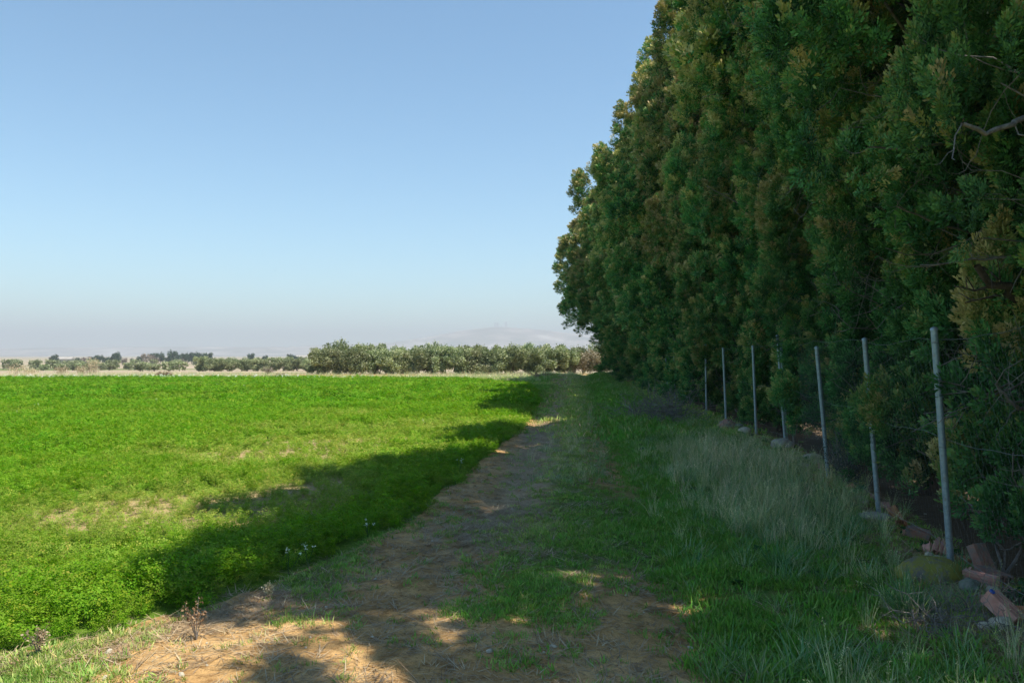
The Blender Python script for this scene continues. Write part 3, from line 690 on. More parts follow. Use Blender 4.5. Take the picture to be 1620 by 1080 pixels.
def cypress_hedge():
    r = np.random.default_rng(77)             # (distance along the row, height, crown radius)
    ROW = [(3.0, 9.3, 1.6), (4.5, 14.6, 2.2), (6.2, 16.2, 2.7), (8.1, 15.8, 2.5), (9.8, 14.8, 2.1), (11.8, 10.4, 1.8), (14.3, 15.0, 2.5), (16.0, 14.4, 2.1), (17.8, 10.2, 1.75), (19.6, 10.2, 1.8), (22.0, 15.0, 2.6),
           (23.9, 13.8, 2.5), (26.3, 14.8, 2.9), (28.9, 9.8, 1.9), (31.2, 14.6, 3.0), (33.9, 14.0, 2.9), (36.7, 14.8, 3.2), (39.5, 10.8, 2.3), (42.4, 14.6, 3.4), (45.5, 14.8, 3.6), (48.7, 14.0, 3.5), (51.3, 14.3, 3.7), (53.4, 14.6, 4.0)]
    ys = [q[0] for q in ROW]
    trees = []
    for k, y in enumerate(ys):
        off = np.interp(y, [5, 20, 50], [1.18, 1.08, .8]) + r.uniform(-.25, .2) + (.45 if 14 < y < 16.5 else 0)
        x = float(fence_x(y)) + off
        Hh, Rr_ = ROW[k][1] * r.uniform(.97, 1.03), ROW[k][2] * r.uniform(.97, 1.06) * (1.10 if y > 8 else 1.0)
        bank = CR_sparse if k < 2 else CR_near if y < 15 else CR_mid
        cr, br, tr = bank[k % len(bank)]; H0, R0 = (15.5, 2.9) if bank is not CR_mid else (15.0, 3.0)
        t = empty('cypress_tree', (x, y, gz(x, y)), float(r.uniform(-.5, .5)))
        s = Rr_ / R0; t.scale = (s, s * (1 if r.random() < .5 else -1), Hh / H0)
        lab = ('short cypress beside the camera, cut off by the right edge of the photo' if k == 0 else
               'tall dark cypress at the far end of the hedge, overhanging the pale olives' if k == len(ys) - 1 else
               '%s dark cypress along the hedge, counted from the near end' % ordinal(k))
        tag(t, lab, 'cypress tree', 'cypress trees grown into one tall hedge')
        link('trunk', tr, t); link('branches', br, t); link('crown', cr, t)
        trees.append(t)
    return trees, ys
TREES, TY = cypress_hedge()

# bare limbs that stick out of the nearest trees
def limb(tree, name, pts, r0, r1, mat, label, twigs=0, seed=1):
    bpy.context.view_layer.update()
    inv = np.array(tree.matrix_world.inverted())
    P = np.array(pts, float)
    fineN = 4 * (len(P) - 1) + 1; tt = np.linspace(0, len(P) - 1, fineN)
    Q = np.stack([np.interp(tt, range(len(P)), P[:, a]) for a in range(3)], -1)
    r = np.random.default_rng(seed); Q[1:-1] += r.normal(0, r0 * .35, Q[1:-1].shape)
    mb = MB(); v, f = tube(Q, np.linspace(r0, r1, len(Q)), 9); mb.add(v, f)
    for k in range(twigs):
        i_ = r.integers(2, len(Q)); twig_tubes(mb, r, Q[i_], unit(Q[i_] - Q[i_ - 1] + r.normal(0, .9 * np.linalg.norm(Q[i_] - Q[i_ - 1]), 3)), r.uniform(.2, .5), r1 * .45, 1)
    V = np.concatenate(mb.V); V = V @ inv[:3, :3].T + inv[:3, 3]
    mb.V = [V]
    o = mb.obj(name, mat, tree, True)
    if label: o['label'] = label
limb(TREES[1], 'broken_branch', [(2.98, 4.55, 3.08), (2.80, 4.45, 3.00), (2.62, 4.4, 2.93), (2.47, 4.35, 2.97)], .017, .011, M['twig'], 'pale broken branch stub reaching out of the crown', 2, 3)
limb(TREES[1], 'limb', [(4.45, 6.2, 1.75), (4.05, 6.0, 1.98), (3.7, 5.9, 2.16), (3.42, 5.85, 2.36)], .055, .024, M['bark'], 'thick brown limb leaning up toward the fence post', 6, 4)
limb(TREES[1], 'dead_branch', [(3.9, 5.9, 1.45), (3.72, 5.75, 1.30), (3.55, 5.65, 1.36), (3.40, 5.6, 1.5)], .022, .008, M['twig'], 'grey dead branch beside the near post', 7, 5)
limb(TREES[2], 'dead_branch', [(3.9, 6.6, 3.6), (3.5, 6.4, 3.42), (3.1, 6.2, 3.30), (2.75, 6.1, 3.30)], .016, .006, M['twig'], None, 4, 6)
limb(TREES[2], 'dead_branch', [(4.4, 7.0, 2.9), (3.9, 6.7, 2.72), (3.5, 6.5, 2.78), (3.1, 6.4, 2.9)], .015, .006, M['twig'], None, 5, 7)
limb(TREES[3], 'dead_branch', [(4.6, 8.6, 3.9), (4.1, 8.2, 3.9), (3.7, 8.0, 4.0), (3.25, 7.9, 3.95)], .015, .006, M['twig'], None, 4, 8)
limb(TREES[1], 'dead_branch', [(4.2, 5.9, 2.55), (3.75, 5.8, 2.42), (3.3, 5.7, 2.38), (2.9, 5.65, 2.34)], .014, .006, M['twig'], None, 6, 9)

# ------------------------------------------------------------------ fence posts, wire, stake
def pxpt(px, py, d): return ((px - 810) / 1260 * d, d, 1.7 + (562 - py) / 1260 * d)
def fence_post(foot, head, label, rad=.026):
    fx0, fy0 = foot; z0 = gz(fx0, fy0)
    t = empty('fence_post', (fx0, fy0, z0))
    tag(t, label, 'fence post', 'galvanised posts of the fence in front of the cypresses')
    H = head[2] - z0; dx = head[0] - fx0; dy = head[1] - fy0
    L = lambda a: np.array([dx * a, dy * a, H * a])
    mb = MB(); a = np.array([-.06, .2, .5, .8, 1.0]); v, f = tube([L(q) for q in a], rad, 14); mb.add(v, f); mb.obj('pole', M['galv'], t, True)
    cb = MB(); v, f = tube([L(1.0 - .012 / H), L(1.0 + .004), L(1.0 + .014 / H), L(1.0 + .024 / H)], [rad * 1.12, rad * 1.12, rad * .9, rad * .05], 14); cb.add(v, f); cb.obj('cap', M['galv'], t, True)
    for q in (.12, .5, .94):
        wb = MB(); c = L(q); an = np.linspace(0, 2 * PI, 15); ring = np.stack([np.cos(an) * (rad + .003), np.sin(an) * (rad + .003), .008 * np.sin(an * .5)], -1) + c
        v, f = tube(ring, .0022, 4); wb.add(v, f); wb.obj('tie_wire', M['wire'], t)
    return t
POSTS = [((3.43, 6.25), pxpt(1478, 521, 6.25), 'nearest grey post, rising out of the yellow lichen mound'),
         ((3.84, 8.37), pxpt(1368, 537, 8.37), 'grey post standing on a small pale concrete slab'),
         ((4.12, 10.4), pxpt(1292, 550, 10.4), 'leaning grey post with its foot behind the grey shrub'),
         ((5.00, 14.6), pxpt(1230, 531, 14.6), 'left of the two posts standing close together'),
         ((5.08, 14.75), pxpt(1236, 545, 14.75), 'right of the two posts standing close together'),
         ((4.96, 16.2), pxpt(1191, 548, 16.2), 'thin grey post between the close pair and the post on the stony mound'),
         ((5.10, 19.0), pxpt(1144, 551, 19.0), 'grey post whose foot shows on the reddish stony mound'),
         ((5.29, 21.7), pxpt(1116, 545, 21.7), 'post almost swallowed by foliage, just beyond the stony mound'),
         ((5.73, 28.0), pxpt(1066, 553, 28.0), 'short showing post tip deep in the far hedge'),
         ((5.95, 30.3), pxpt(1053, 567, 30.3), 'farthest grey post, right above the brush pile')]
for f_, h_, l_ in POSTS: fence_post(f_, h_, l_)
sv, sf = tube([(0, 0, -.08), (-.02, 0, .15), (-.035, .01, .33)], [.026, .024, .020], 7)
sb = MB(); sb.add(sv, sf); o = sb.obj('wooden_stake', M['stake'], None, False, (5.28, 14.9, gz(5.28, 14.9)))
cap = MB(); cap.add(*tube([(-.035, .01, .325), (-.036, .01, .334)], [.0205, .004], 7)); cap.obj('cut_top', M['stake'], o)
tag(o, 'short weathered wooden stake right of the paired posts', 'stake')

def wire_fence():
    t = empty('wire_fence', (3.43, 6.25, gz(3.43, 6.25))); org = np.array(t.location)
    tag(t, 'thin chain link wire netting strung between the grey posts', 'wire fence')
    ys = np.array([2.6, 4.4, 6.25, 8.37, 10.4, 14.6, 16.2, 19.0]); xs = fence_x(ys); xs[3:] = [3.84, 4.12, 5.0, 4.96, 5.1]
    hd = lambda y, z: np.array([np.interp(y, ys, xs) - .06 * z + .03, y, gz(np.interp(y, ys, xs), y) + z])
    for q, z in enumerate((.12, 1.0, 1.78)):
        mb = MB(); yy = np.linspace(2.6, 19, 60); sag = .02 * np.sin(yy * 3)
        v, f = tube([hd(y, z) + [0, 0, s_] - org for y, s_ in zip(yy, sag)], .0018, 4); mb.add(v, f); mb.obj('strand', M['wire'], t)
    mb = MB(); st = .062
    for k, y in enumerate(np.arange(2.7, 12.6, st)):
        zz = np.linspace(.08, 1.78, 29); yy = y + np.where(np.arange(29) % 2 == k % 2, st * .55, -st * .0)
        v, f = tube([hd(a, b) - org for a, b in zip(yy, zz)], .00045, 3); mb.add(v, f)
    mb.obj('netting', M['wire'], t)
wire_fence()

# ------------------------------------------------------------------ bricks, stones and litter by the fence
def brick_mesh(Lg, W, Hh, rows, mat, seed, broken=0.0):
    r = np.random.default_rng(seed); wl = .0125; nh = 3; hw = (W - wl * (nh + 1)) / nh
    xs = [-W / 2]; kind = []
    for k in range(nh):
        if k == 0: xs.append(xs[-1] + wl); kind.append('w')
        xs.append(xs[-1] + hw); kind.append('h')
        if k < nh - 1: xs += [xs[-1] + wl * .12, xs[-1] + wl * .88, xs[-1] + wl]; kind += ['w', 'g', 'w']
        else: xs.append(xs[-1] + wl); kind.append('w')
    hz = (Hh - wl * (rows + 1)) / rows; zs = [0]; zk = []
    for k in range(rows): zs += [zs[-1] + wl, zs[-1] + wl + hz]; zk += ['w', 'h']
    zs.append(zs[-1] + wl); zk.append('w')
    gset = set()
    for k, kd in enumerate(kind):
        if kd == 'g': gset |= {k, k + 1}
    mb = MB()
    nxv, nzv = len(xs), len(zs)
    V = []
    for e in (0, 1):
        for a in range(nxv):
            for b in range(nzv):
                z = zs[b]
                if a in gset and b == nzv - 1: z -= .008
                if a in gset and b == 0: z += .008
                yy = (-Lg / 2 if e == 0 else Lg / 2)
                if broken and e == 1: yy -= broken * Lg * (.5 + .5 * math.sin(a * 1.7 + b * 2.3 + seed)) * r.uniform(.6, 1)
                V.append([xs[a], yy, z])
    V = np.array(V) + r.normal(0, .0009, (len(V), 3))
    id_ = lambda e, a, b: e * nxv * nzv + a * nzv + b
    F = []
    hole = lambda a, b: kind[a] == 'h' and zk[b] == 'h'
    inside = lambda a, b: 0 <= a < nxv - 1 and 0 <= b < nzv - 1
    solid = lambda a, b: inside(a, b) and not hole(a, b)
    for a in range(nxv - 1):
        for b in range(nzv - 1):
            if not solid(a, b): continue
            F.append([id_(0, a, b), id_(0, a + 1, b), id_(0, a + 1, b + 1), id_(0, a, b + 1)]); F.append([id_(1, a, b), id_(1, a, b + 1), id_(1, a + 1, b + 1), id_(1, a + 1, b)])
            for (da, db, p, q_) in ((-1, 0, (a, b), (a, b + 1)), (1, 0, (a + 1, b), (a + 1, b + 1)), (0, -1, (a, b), (a + 1, b)), (0, 1, (a, b + 1), (a + 1, b + 1))):
                if not solid(a + da, b + db): F.append([id_(0, *p), id_(0, *q_), id_(1, *q_), id_(1, *p)])
    mb.add(V, F)
    return mb.mesh('hollow_brick', [mat])
def put_brick(px, py, rot, label, Lg=.24, W=.115, Hh=.075, rows=1, mat='brick', seed=1, broken=0., lift=0., cat='brick', name='hollow_brick'):
    d = 2142. / (py - 562); x = (px - 810) / 1260 * d
    o = link(name, brick_mesh(Lg, W, Hh, rows, M[mat], seed, broken)); o.location = (x, d, gz(x, d) + lift); o.rotation_euler = tuple(R(a) for a in rot)
    return tag(o, label, cat, 'broken hollow bricks tipped along the fence foot')
BR1 = put_brick(1576, 1003, (34, 6, 30), 'pinkish brick tilted up on its end, blue cap at its corner', rows=1, seed=2, lift=.06, Lg=.21, Hh=.085)
put_brick(1612, 1000, (-8, 42, 62), 'orange brick lying flat at the right edge of the photo', mat='brick_orange', seed=3, lift=.03, Hh=.045)
put_brick(1612, 972, (10, 18, 120), 'grey red broken brick behind the orange brick', mat='brick_dirty', seed=4, broken=.5, lift=.03)
put_brick(1543, 912, (62, 0, 18), 'dirty brick leaning upright just right of the near post', mat='brick_dirty', seed=5, lift=.10, Lg=.22)
put_brick(1566, 925, (4, 6, 14), 'brick lying flat with three dark holes facing the camera', mat='brick_dirty', seed=6, lift=.01)
put_brick(1545, 940, (0, 78, 28), 'narrow brick set on edge between near post and cream lumps', mat='brick', seed=7, lift=.05, W=.09, Hh=.05)
put_brick(1483, 884, (30, 20, -30), 'broken reddish brick just left of the near post', mat='brick', seed=8, broken=.5, lift=.03, Lg=.17)
put_brick(1447, 858, (14, -10, 60), 'brick fragment half hidden under the foliage left of the near post', mat='brick_dirty', seed=9, broken=.4, lift=.02, Lg=.2)
put_brick(1462, 878, (50, 30, 10), 'small red brick shard among the cream pebbles', mat='brick', seed=10, broken=.4, lift=.0, Lg=.10, W=.07)
put_brick(1409, 826, (60, 10, 75), 'red brick shard propped right of the slab post', mat='brick_orange', seed=11, broken=.4, lift=.03, Lg=.18)
put_brick(1302, 755, (20, 15, 30), 'flat red brick shard on the bare bank beside the grey shrub', mat='brick', seed=12, broken=.3, lift=.0, Lg=.2)
cb = MB(); v, f = tube([(0, 0, 0), (0, 0, .010), (0, 0, .013), (0, 0, .014)], [.016, .016, .012, .001], 16); cb.add(v, f)
for k, (px, py, ln, mt, lab) in enumerate(((1424, 838, .12, 'brick_orange', 'orange brick shard between the slab post and the foliage'), (1436, 852, .09, 'brick', 'small pinkish shard just before the half hidden brick fragment'), (1398, 812, .11, 'brick', 'pink brick shard against the slab post'),
        (1380, 800, .10, 'brick_dirty', 'dull brick shard left of the slab post foot'), (1517, 897, .10, 'brick_orange', 'orange shard touching the right side of the near post foot'), (1556, 902, .12, 'brick_dirty', 'dark brick shard between the upright brick and the brick with holes'),
        (1528, 922, .10, 'brick', 'pink shard lying right of the lichen mound top'), (1560, 968, .09, 'brick', 'thin pink shard below the cream lumps'), (1345, 785, .10, 'brick_orange', 'orange shard half buried on the bank left of the slab post'), (1590, 950, .13, 'brick_dirty', 'dirty shard behind the tilted pink brick'))):
    put_brick(px, py, (random.uniform(-30, 40), random.uniform(-25, 25), random.uniform(0, 180)), lab, mat=mt, seed=40 + k, broken=.45, lift=.0, Lg=ln, W=.085, Hh=.055, name='brick_shard', cat='brick shard')
bpy.context.view_layer.update()
cp = BR1.matrix_world @ Vector((-.040, .090, .086))
o = cb.obj('bottle_cap', M['blue'], None, False, cp); o.rotation_euler = BR1.rotation_euler
tag(o, 'small blue bottle cap on the corner of the tilted brick', 'bottle cap')

def stone(name, x, y, size, mat, label, seed, cat='stone', sink=.25, sub=4, rough=.22, group=None, rz=None):
    r = np.random.default_rng(seed); V, F = ico(sub)
    off = r.uniform(0, 50, 3)
    nn = fbm(V[:, 0] * 1.3 + off[0] + V[:, 2], V[:, 1] * 1.3 + off[1] - V[:, 2] * .7, 3) - .5
    n2 = fbm(V[:, 0] * 5 + off[1], V[:, 1] * 5 + V[:, 2] * 4 + off[2], 3) - .5
    V = V * (1 + nn * rough * 3.2 + n2 * rough * .6)[:, None] * np.array(size) * .5
    mb = MB(); mb.add(V, F)
    o = mb.obj(name, M[mat], None, True, (x, y, gz(x, y) + size[2] * (.5 - sink))); o.rotation_euler = (0, 0, rz if rz is not None else r.uniform(0, 6))
    return tag(o, label, cat, group)
def gp(px, py): d = 2142. / (py - 562); return (px - 810) / 1260 * d, d
x, y = 3.10, 5.92
stone('lichen_mound', x, y, (.50, .42, .26), 'lichen', 'rounded concrete footing crusted with yellow lichen at the near post', 31, 'rock', .42, 5, .10, rz=.2)
stone('stone', *gp(1531, 948), (.16, .12, .12), 'stone_grey', 'grey green stone beside the lichen mound', 32, 'stone')
for px, py, s, lab, sd_ in ((1568, 953, .085, 'cream lump above the tilted pink brick', 33), (1566, 943, .06, 'small cream lump touching the larger one above the pink brick', 34), (1555, 1016, .075, 'cream lump at the left foot of the pink brick', 35),
                        (1580, 1013, .10, 'largest cream lump, between pink brick and orange brick', 36), (1596, 1006, .075, 'cream lump under the orange brick', 37), (1579, 1019, .03, 'tiny cream pebble in front of the pink brick', 38),
                        (1467, 888, .065, 'cream pebble left of the near post', 39), (1479, 892, .06, 'cream pebble closer to the near post foot', 40), (1488, 894, .05, 'cream pebble touching the near post foot', 41)):
    stone('cream_stone', *gp(px, py), (s * 1.3, s, s * .85), 'stone_pale', lab, sd_, group='cream stones among the bricks')
for px, py, s, lab, mt, sd_ in ((1178, 692, .26, 'pale stone right of the post on the stony mound', 'stone_pale', 51), (1283, 736, .22, 'pale stone on the bank right of the wooden stake', 'stone_pale', 52), (1272, 750, .15, 'small pale stone on the bank below the wooden stake', 'stone_pale', 53),
                        (1292, 742, .13, 'pinkish white stone left of the grey shrub', 'stone_pale', 54), (1150, 684, .42, 'low reddish heap of rubble under the mound post', 'brick_dirty', 55), (1236, 716, .34, 'flat grey stone at the foot of the paired posts', 'concrete', 56),
                        (1358, 800, .10, 'pale stone left of the slab post', 'stone_pale', 57), (1368, 806, .08, 'smaller pale stone touching the slab left of its post', 'stone_pale', 58), (1168, 685, .22, 'grey stone between the mound post and the pale stone', 'stone_grey', 59)):
    stone('bank_stone', *gp(px, py), (s * 1.3, s, s * .6), mt, lab, sd_, group='stones along the bank')
stone('concrete_slab', *gp(1382, 824), (.36, .26, .10), 'concrete', 'small pale concrete slab around the second post foot', 60, 'slab', .4, 4, .06)

def twig_heap(name, x, y, rx, ry, h, n, mat, label, cat, seed, Lr=(.25, .7), rad=.005, up=.35):
    r = np.random.default_rng(seed); mb = MB()
    for k in range(n):
        a = r.uniform(0, 2 * PI); q_ = math.sqrt(r.random()); p = np.array([math.cos(a) * q_ * rx, math.sin(a) * q_ * ry, h * (1 - q_ ** 1.5) * r.random()])
        twig_tubes(mb, r, p, unit(np.array([r.normal(), r.normal(), up * r.normal() + .1])), r.uniform(*Lr), rad * r.uniform(.6, 1.5), 1, float(r.random()))
    return tag(mb.obj(name, M[mat], None, False, (x, y, gz(x, y))), label, cat)
twig_heap('brush_pile', *gp(1040, 664), .95, 1.3, .55, 230, 'twig', 'grey heap of cut brush lying against the hedge', 'brush pile', 71, (.4, 1.1), .008)
twig_heap('twig_litter', 2.72, 4.85, .34, .34, .07, 150, 'twig', 'tangle of grey twigs in front of the bricks', 'twigs', 72, (.10, .35), .0028, .25)
twig_heap('fallen_stick', *gp(1505, 968), .05, .05, .02, 3, 'twig', 'pale fallen stick on the soil below the lichen mound', 'stick', 73, (.12, .2), .007, .1)

def bare_sapling():
    r = np.random.default_rng(81); mb = MB(); x, y = gp(1588, 912)
    twig_tubes(mb, r, np.array([0, 0, -.05]), unit(np.array([-.25, .05, 1.])), .62, .013, 2); twig_tubes(mb, r, np.array([.01, .02, 0]), unit(np.array([.75, .1, .6])), .45, .013, 1); twig_tubes(mb, r, np.array([0, .02, .05]), unit(np.array([.15, .2, 1.])), .5, .010, 2)
    tag(mb.obj('bare_sapling', M['twig'], None, True, (x, y, gz(x, y))), 'pale leafless sapling behind the flat brick with holes', 'sapling')
bare_sapling()

def shrub(name, x, y, rx, ry, h, n, mat, label, cat, seed, leaf=.02, stems=24, group=None, aspect=.35):
    """a bush: stems and many small leaves through its volume"""
    r = np.random.default_rng(seed)
    t = empty(name, (x, y, gz(x, y)))
    tag(t, label, cat, group)
    sb_ = MB(); ends = []
    for k in range(stems):
        a = r.uniform(0, 2 * PI); q_ = math.sqrt(r.random()); e = np.array([math.cos(a) * q_ * rx, math.sin(a) * q_ * ry, h * r.uniform(.5, 1.0) * (1 - .4 * q_ ** 2)]); ends.append(e)
        v, f = tube([np.zeros(3), e * [.35, .35, .5] + r.normal(0, .02, 3), e], [.008 * h + .003, .005 * h + .002, .002], 4); sb_.add(v, f)
    sb_.obj('stems', M['twig'], t)
    ends = np.array(ends); w_ = r.integers(0, stems, n); tt = r.uniform(.3, 1.05, n)[:, None]
    C = ends[w_] * tt + r.normal(0, .11, (n, 3)) * [rx, ry, h]; C[:, 2] = np.abs(C[:, 2])
    V, Ft = leaf_quads(C, leaf, r, aspect)
    me = mesh_np('foliage', V, Ft, [M[mat]], {'tint': np.clip(r.normal(.5, .25, n), 0, 1)}); link('foliage', me, t)
    return t
def leaf_quads(C, leaf, r, aspect=.35, up=.4):
    n = len(C); d = unit(r.normal(0, 1, (n, 3)) + [0, 0, up]); s_ = unit(np.cross(d, r.normal(0, 1, (n, 3)))); L = leaf * r.uniform(.6, 1.4, n)[:, None] if np.isscalar(leaf) else leaf[:, None] * r.uniform(.6, 1.4, n)[:, None]
    V = np.stack([C, C + d * L * .5 + s_ * L * aspect, C + d * L, C + d * L * .5 - s_ * L * aspect], 1).reshape(-1, 3)
    return V, np.arange(4 * n).reshape(-1, 4)
shrub('grey_shrub', 4.15, 9.95, .33, .4, .72, 2600, 'grey_bush', 'wispy blue grey shrub hiding the foot of a leaning post', 'shrub', 91, .03, 40, aspect=.16)
shrub('green_shrub', 3.42, 5.15, .20, .18, .26, 900, 'weed', 'low bright green leafy plant right of the bricks', 'plant', 92, .03, 14)
def grass_clump(x, y, label, seed, n=90, h=(.15, .38), name='grass_tussock'):
    me = blades(n, .08, h[0], h[1], .003, .6, 1.0, lambda r: r.normal(.3, .2), seed, M['long_grass'], name)
    tag(link(name, me, None, (x, y, gz(x, y) - .01)), label, 'grass tussock')
grass_clump(*gp(1437, 975), 'dark green tussock in front of the lichen mound', 96, 120)
grass_clump(*gp(1228, 900), 'dense green tussock in the verge left of the lichen mound', 97, 110, (.15, .34))
def dry_stalk(px, py, h, label, seed, mat='brown_bush'):
    x, y = gp(px, py); r = np.random.default_rng(seed); t = empty('dried_weed', (x, y, gz(x, y))); tag(t, label, 'dried weed')
    mb = MB(); hd = MB()
    for k in range(5):
        d = unit(np.array([r.normal(0, .16), r.normal(0, .16), 1.])); L = h * r.uniform(.6, 1.05); tip = d * L
        v, f = tube([np.zeros(3), d * L * .5 + r.normal(0, .006, 3), tip], [.0032, .0026, .0014], 4); mb.add(v, f)
        n = 46; C = d * L * r.uniform(.45, 1.0, n)[:, None] + r.normal(0, .011, (n, 3)); V, F = leaf_quads(C, .016, r); hd.add(V, F, r.random(n))
    mb.obj('stalk', M['twig'], t); hd.obj('seed_heads', M[mat], t)
dry_stalk(314, 1008, .24, 'reddish brown dried dock standing at the crop edge', 101)
dry_stalk(66, 1036, .16, 'short brown dead weed by the bare patch at lower left', 102, 'thatch')
dry_stalk(427, 940, .14, 'small pale dry weed at the edge of the shaded crop', 103, 'reed')
def flower_weed(px, py, h, label, seed):
    x, y = gp(px, py); r = np.random.default_rng(seed); t = empty('flowering_weed', (x, y, gz(x, y))); tag(t, label, 'flower', 'white flowering weeds at the crop edge')
    mb = MB(); pb = MB()
    for k in range(4):
        tip = np.array([r.normal(0, .03), r.normal(0, .03), h * r.uniform(.8, 1.1)]); v, f = tube([np.zeros(3), tip * .5 + r.normal(0, .005, 3), tip], .0018, 4); mb.add(v, f)
        V, F = leaf_quads(tip + r.normal(0, .007, (9, 3)), .010, r, .4); pb.add(V, F, r.random(9))
    mb.obj('stem', M['weed'], t); pb.obj('petals', M['petal'], t)
flower_weed(458, 905, .20, 'white flowering weed at the front edge of the shaded crop', 111)
flower_weed(489, 896, .18, 'white flowering weed right of the first, under the shaded crop', 112)
flower_weed(583, 853, .16, 'single white flowering weed midway along the shaded crop edge', 113)
flower_weed(726, 752, .26, 'white flowering weed beside the dirt patch of the far crop edge', 114)

# ------------------------------------------------------------------ olive rows, far trees, bushes
def olive_proto(seed, H, W, n, leaf, mat='olive', trunk_h=.5, ntr=3, low=.12):
    r = np.random.default_rng(seed)
    nc = 26; C = []
    for k in range(nc):
        a = r.uniform(0, 2 * PI); q_ = math.sqrt(r.random()) * .78; z = H * r.uniform(low + .1, .9); C.append([math.cos(a) * q_ * W / 2, math.sin(a) * q_ * W / 2, z])
    C = np.array(C); cr = r.uniform(.16, .30, nc) * H * .62
    w_ = r.integers(0, nc, n); d = unit(r.normal(0, 1, (n, 3))); P = C[w_] + d * (cr[w_] * r.uniform(.35, 1.08, n) ** .6)[:, None] * [1, 1, 1.1]
    up = r.random(n) < .05; P[up, 2] += r.uniform(.1, .35, up.sum()) * H * .28
    P[:, 2] = np.clip(P[:, 2], H * low * .6, H * 1.12)
    V, F = leaf_quads(P, leaf, r, .30, .6)
    tn = np.clip(.42 + r.normal(0, .17, n) + .22 * (r.random(nc)[w_] - .5) * 2, 0, 1)
    crown = mesh_np('crown', V, F, [M[mat]], {'tint': tn})
    tb = MB()
    for k in range(ntr):
        e = C[r.integers(0, nc)] * [.7, .7, .8]; v, f = tube([np.array([r.normal(0, .06), r.normal(0, .06), -.1]), np.array([e[0] * .25, e[1] * .25, trunk_h]), e], [.07 * H / 3, .055 * H / 3, .02], 6); tb.add(v, f)
    return crown, tb.mesh('trunk', [M['olive_bark']], True)
def plant_tree(name, x, y, protos, k, s, rz, label, cat, group):
    t = empty(name, (x, y, gz(x, y)), rz); t.scale = s; tag(t, label, cat, group)
    link('trunk', protos[k][1], t); link('crown', protos[k][0], t)
    return t
def olives():
    r = np.random.default_rng(130)
    pr = [olive_proto(600 + k, 3.0, 3.4, 6800, .17, low=.03) for k in range(4)]
    dry = [olive_proto(610 + k, 2.9, 2.6, 2600, .16, 'olive_dry', .5, 6, .08) for k in range(2)]
    # tall row behind the field, front line then a second line
    front = np.arange(-17.9, 11.6, 1.65)
    for k, x in enumerate(front):
        x = x + r.uniform(-.25, .25); y = 74.3 + r.uniform(-.6, .6) + .02 * k
        h = r.uniform(.74, .86)
        isdry = k >= len(front) - 3
        lab = ('leftmost grey green olive of the tall row behind the field' if k == 0 else
               '%s olive from the left in the tall row behind the field' % ordinal(k) if not isdry else
               ['browned sparse olive third from the right end of the row', 'browned sparse olive second from the right end of the row', 'browned sparse olive at the right end of the row, partly behind the hedge'][k - len(front) + 3])
        plant_tree('olive_tree', x, y, dry if isdry else pr, k % (2 if isdry else 4), (r.uniform(.85, 1.05), r.uniform(.85, 1.1), h), r.uniform(0, 6), lab, 'olive tree', 'olive trees in the tall row')
    back = np.arange(-16.9, 12, 2.1)
    for k, x in enumerate(back):
        plant_tree('olive_tree', x + r.uniform(-.5, .5), 78.5 + r.uniform(-.8, .8), pr, (k + 2) % 4, (1.0, 1.0, r.uniform(.86, .97) if k != 0 else 1.04), r.uniform(0, 6), '%s from the left of the olive tops showing behind the tall row' % ordinal(k), 'olive tree', 'olive trees behind the tall row')
    # lower row to the left, farther off
    low = np.arange(-50.2, -31.5, 2.15)
    for k, x in enumerate(low):
        h = (.80 if k == 0 else r.uniform(.60, .73))
        plant_tree('olive_tree', x + r.uniform(-.3, .3), 130 + r.uniform(-1.2, 1.2), pr, k % 4, (r.uniform(.85, 1.1), 1., h), r.uniform(0, 6), 'rounded olive at the left end of the lower row' if k == 0 else '%s olive from the left in the lower row' % ordinal(k), 'olive tree', 'olive trees in the lower row')
    for k, x in enumerate(np.arange(-49, -31, 2.9)):
        plant_tree('olive_tree', x + r.uniform(-.4, .4), 136 + r.uniform(-1.5, 1.5), pr, (k + 1) % 4, (1.1, 1., r.uniform(.72, .82)), r.uniform(0, 6), '%s from the left of the pale olives behind the lower row' % ordinal(k), 'olive tree', 'olive trees behind the lower row')
    # distant orchard bands at the far left
    far = [olive_proto(640 + k, 2.6, 3.4, 1100, .34) for k in range(3)]
    def band(x0, x1, st, y0, y1, h, nm, group):
        for k, x in enumerate(np.arange(x0, x1, st)):
            f_ = (x - x0) / (x1 - x0)
            plant_tree('olive_tree', x + r.uniform(-.6, .6), y0 + (y1 - y0) * f_ + r.uniform(-2, 2), far, k % 3, (r.uniform(.9, 1.3), 1.1, h * r.uniform(.85, 1.15)), r.uniform(0, 6), '%s from the left in %s' % (ordinal(k), nm), 'olive tree', group)
    band(-140, -104, 3.4, 200, 212, .85, 'the distant olive band at far left', 'olives of the distant left band')
    band(-112, -84, 3.6, 190, 186, .62, 'the thin dark olive line left of the grey bushes', 'olives of the thin dark line')
    band(-188, -60, 8.0, 300, 290, .95, 'the hazy far orchard line below the pines', 'olives of the hazy far line')
    # grey bushes in the middle of the plain
    for k, x in enumerate((-66.5, -63.8, -61.4, -58.8)):
        plant_tree('grey_bush', x, 142 + r.uniform(-1, 1), far, k % 3, (.9, .9, .60 * r.uniform(.8, 1.1)), r.uniform(0, 6), ['leftmost', 'second', 'third', 'rightmost'][k] + ' grey green bush left of the lower olive row', 'bush', 'grey bushes left of the lower olive row')
olives()
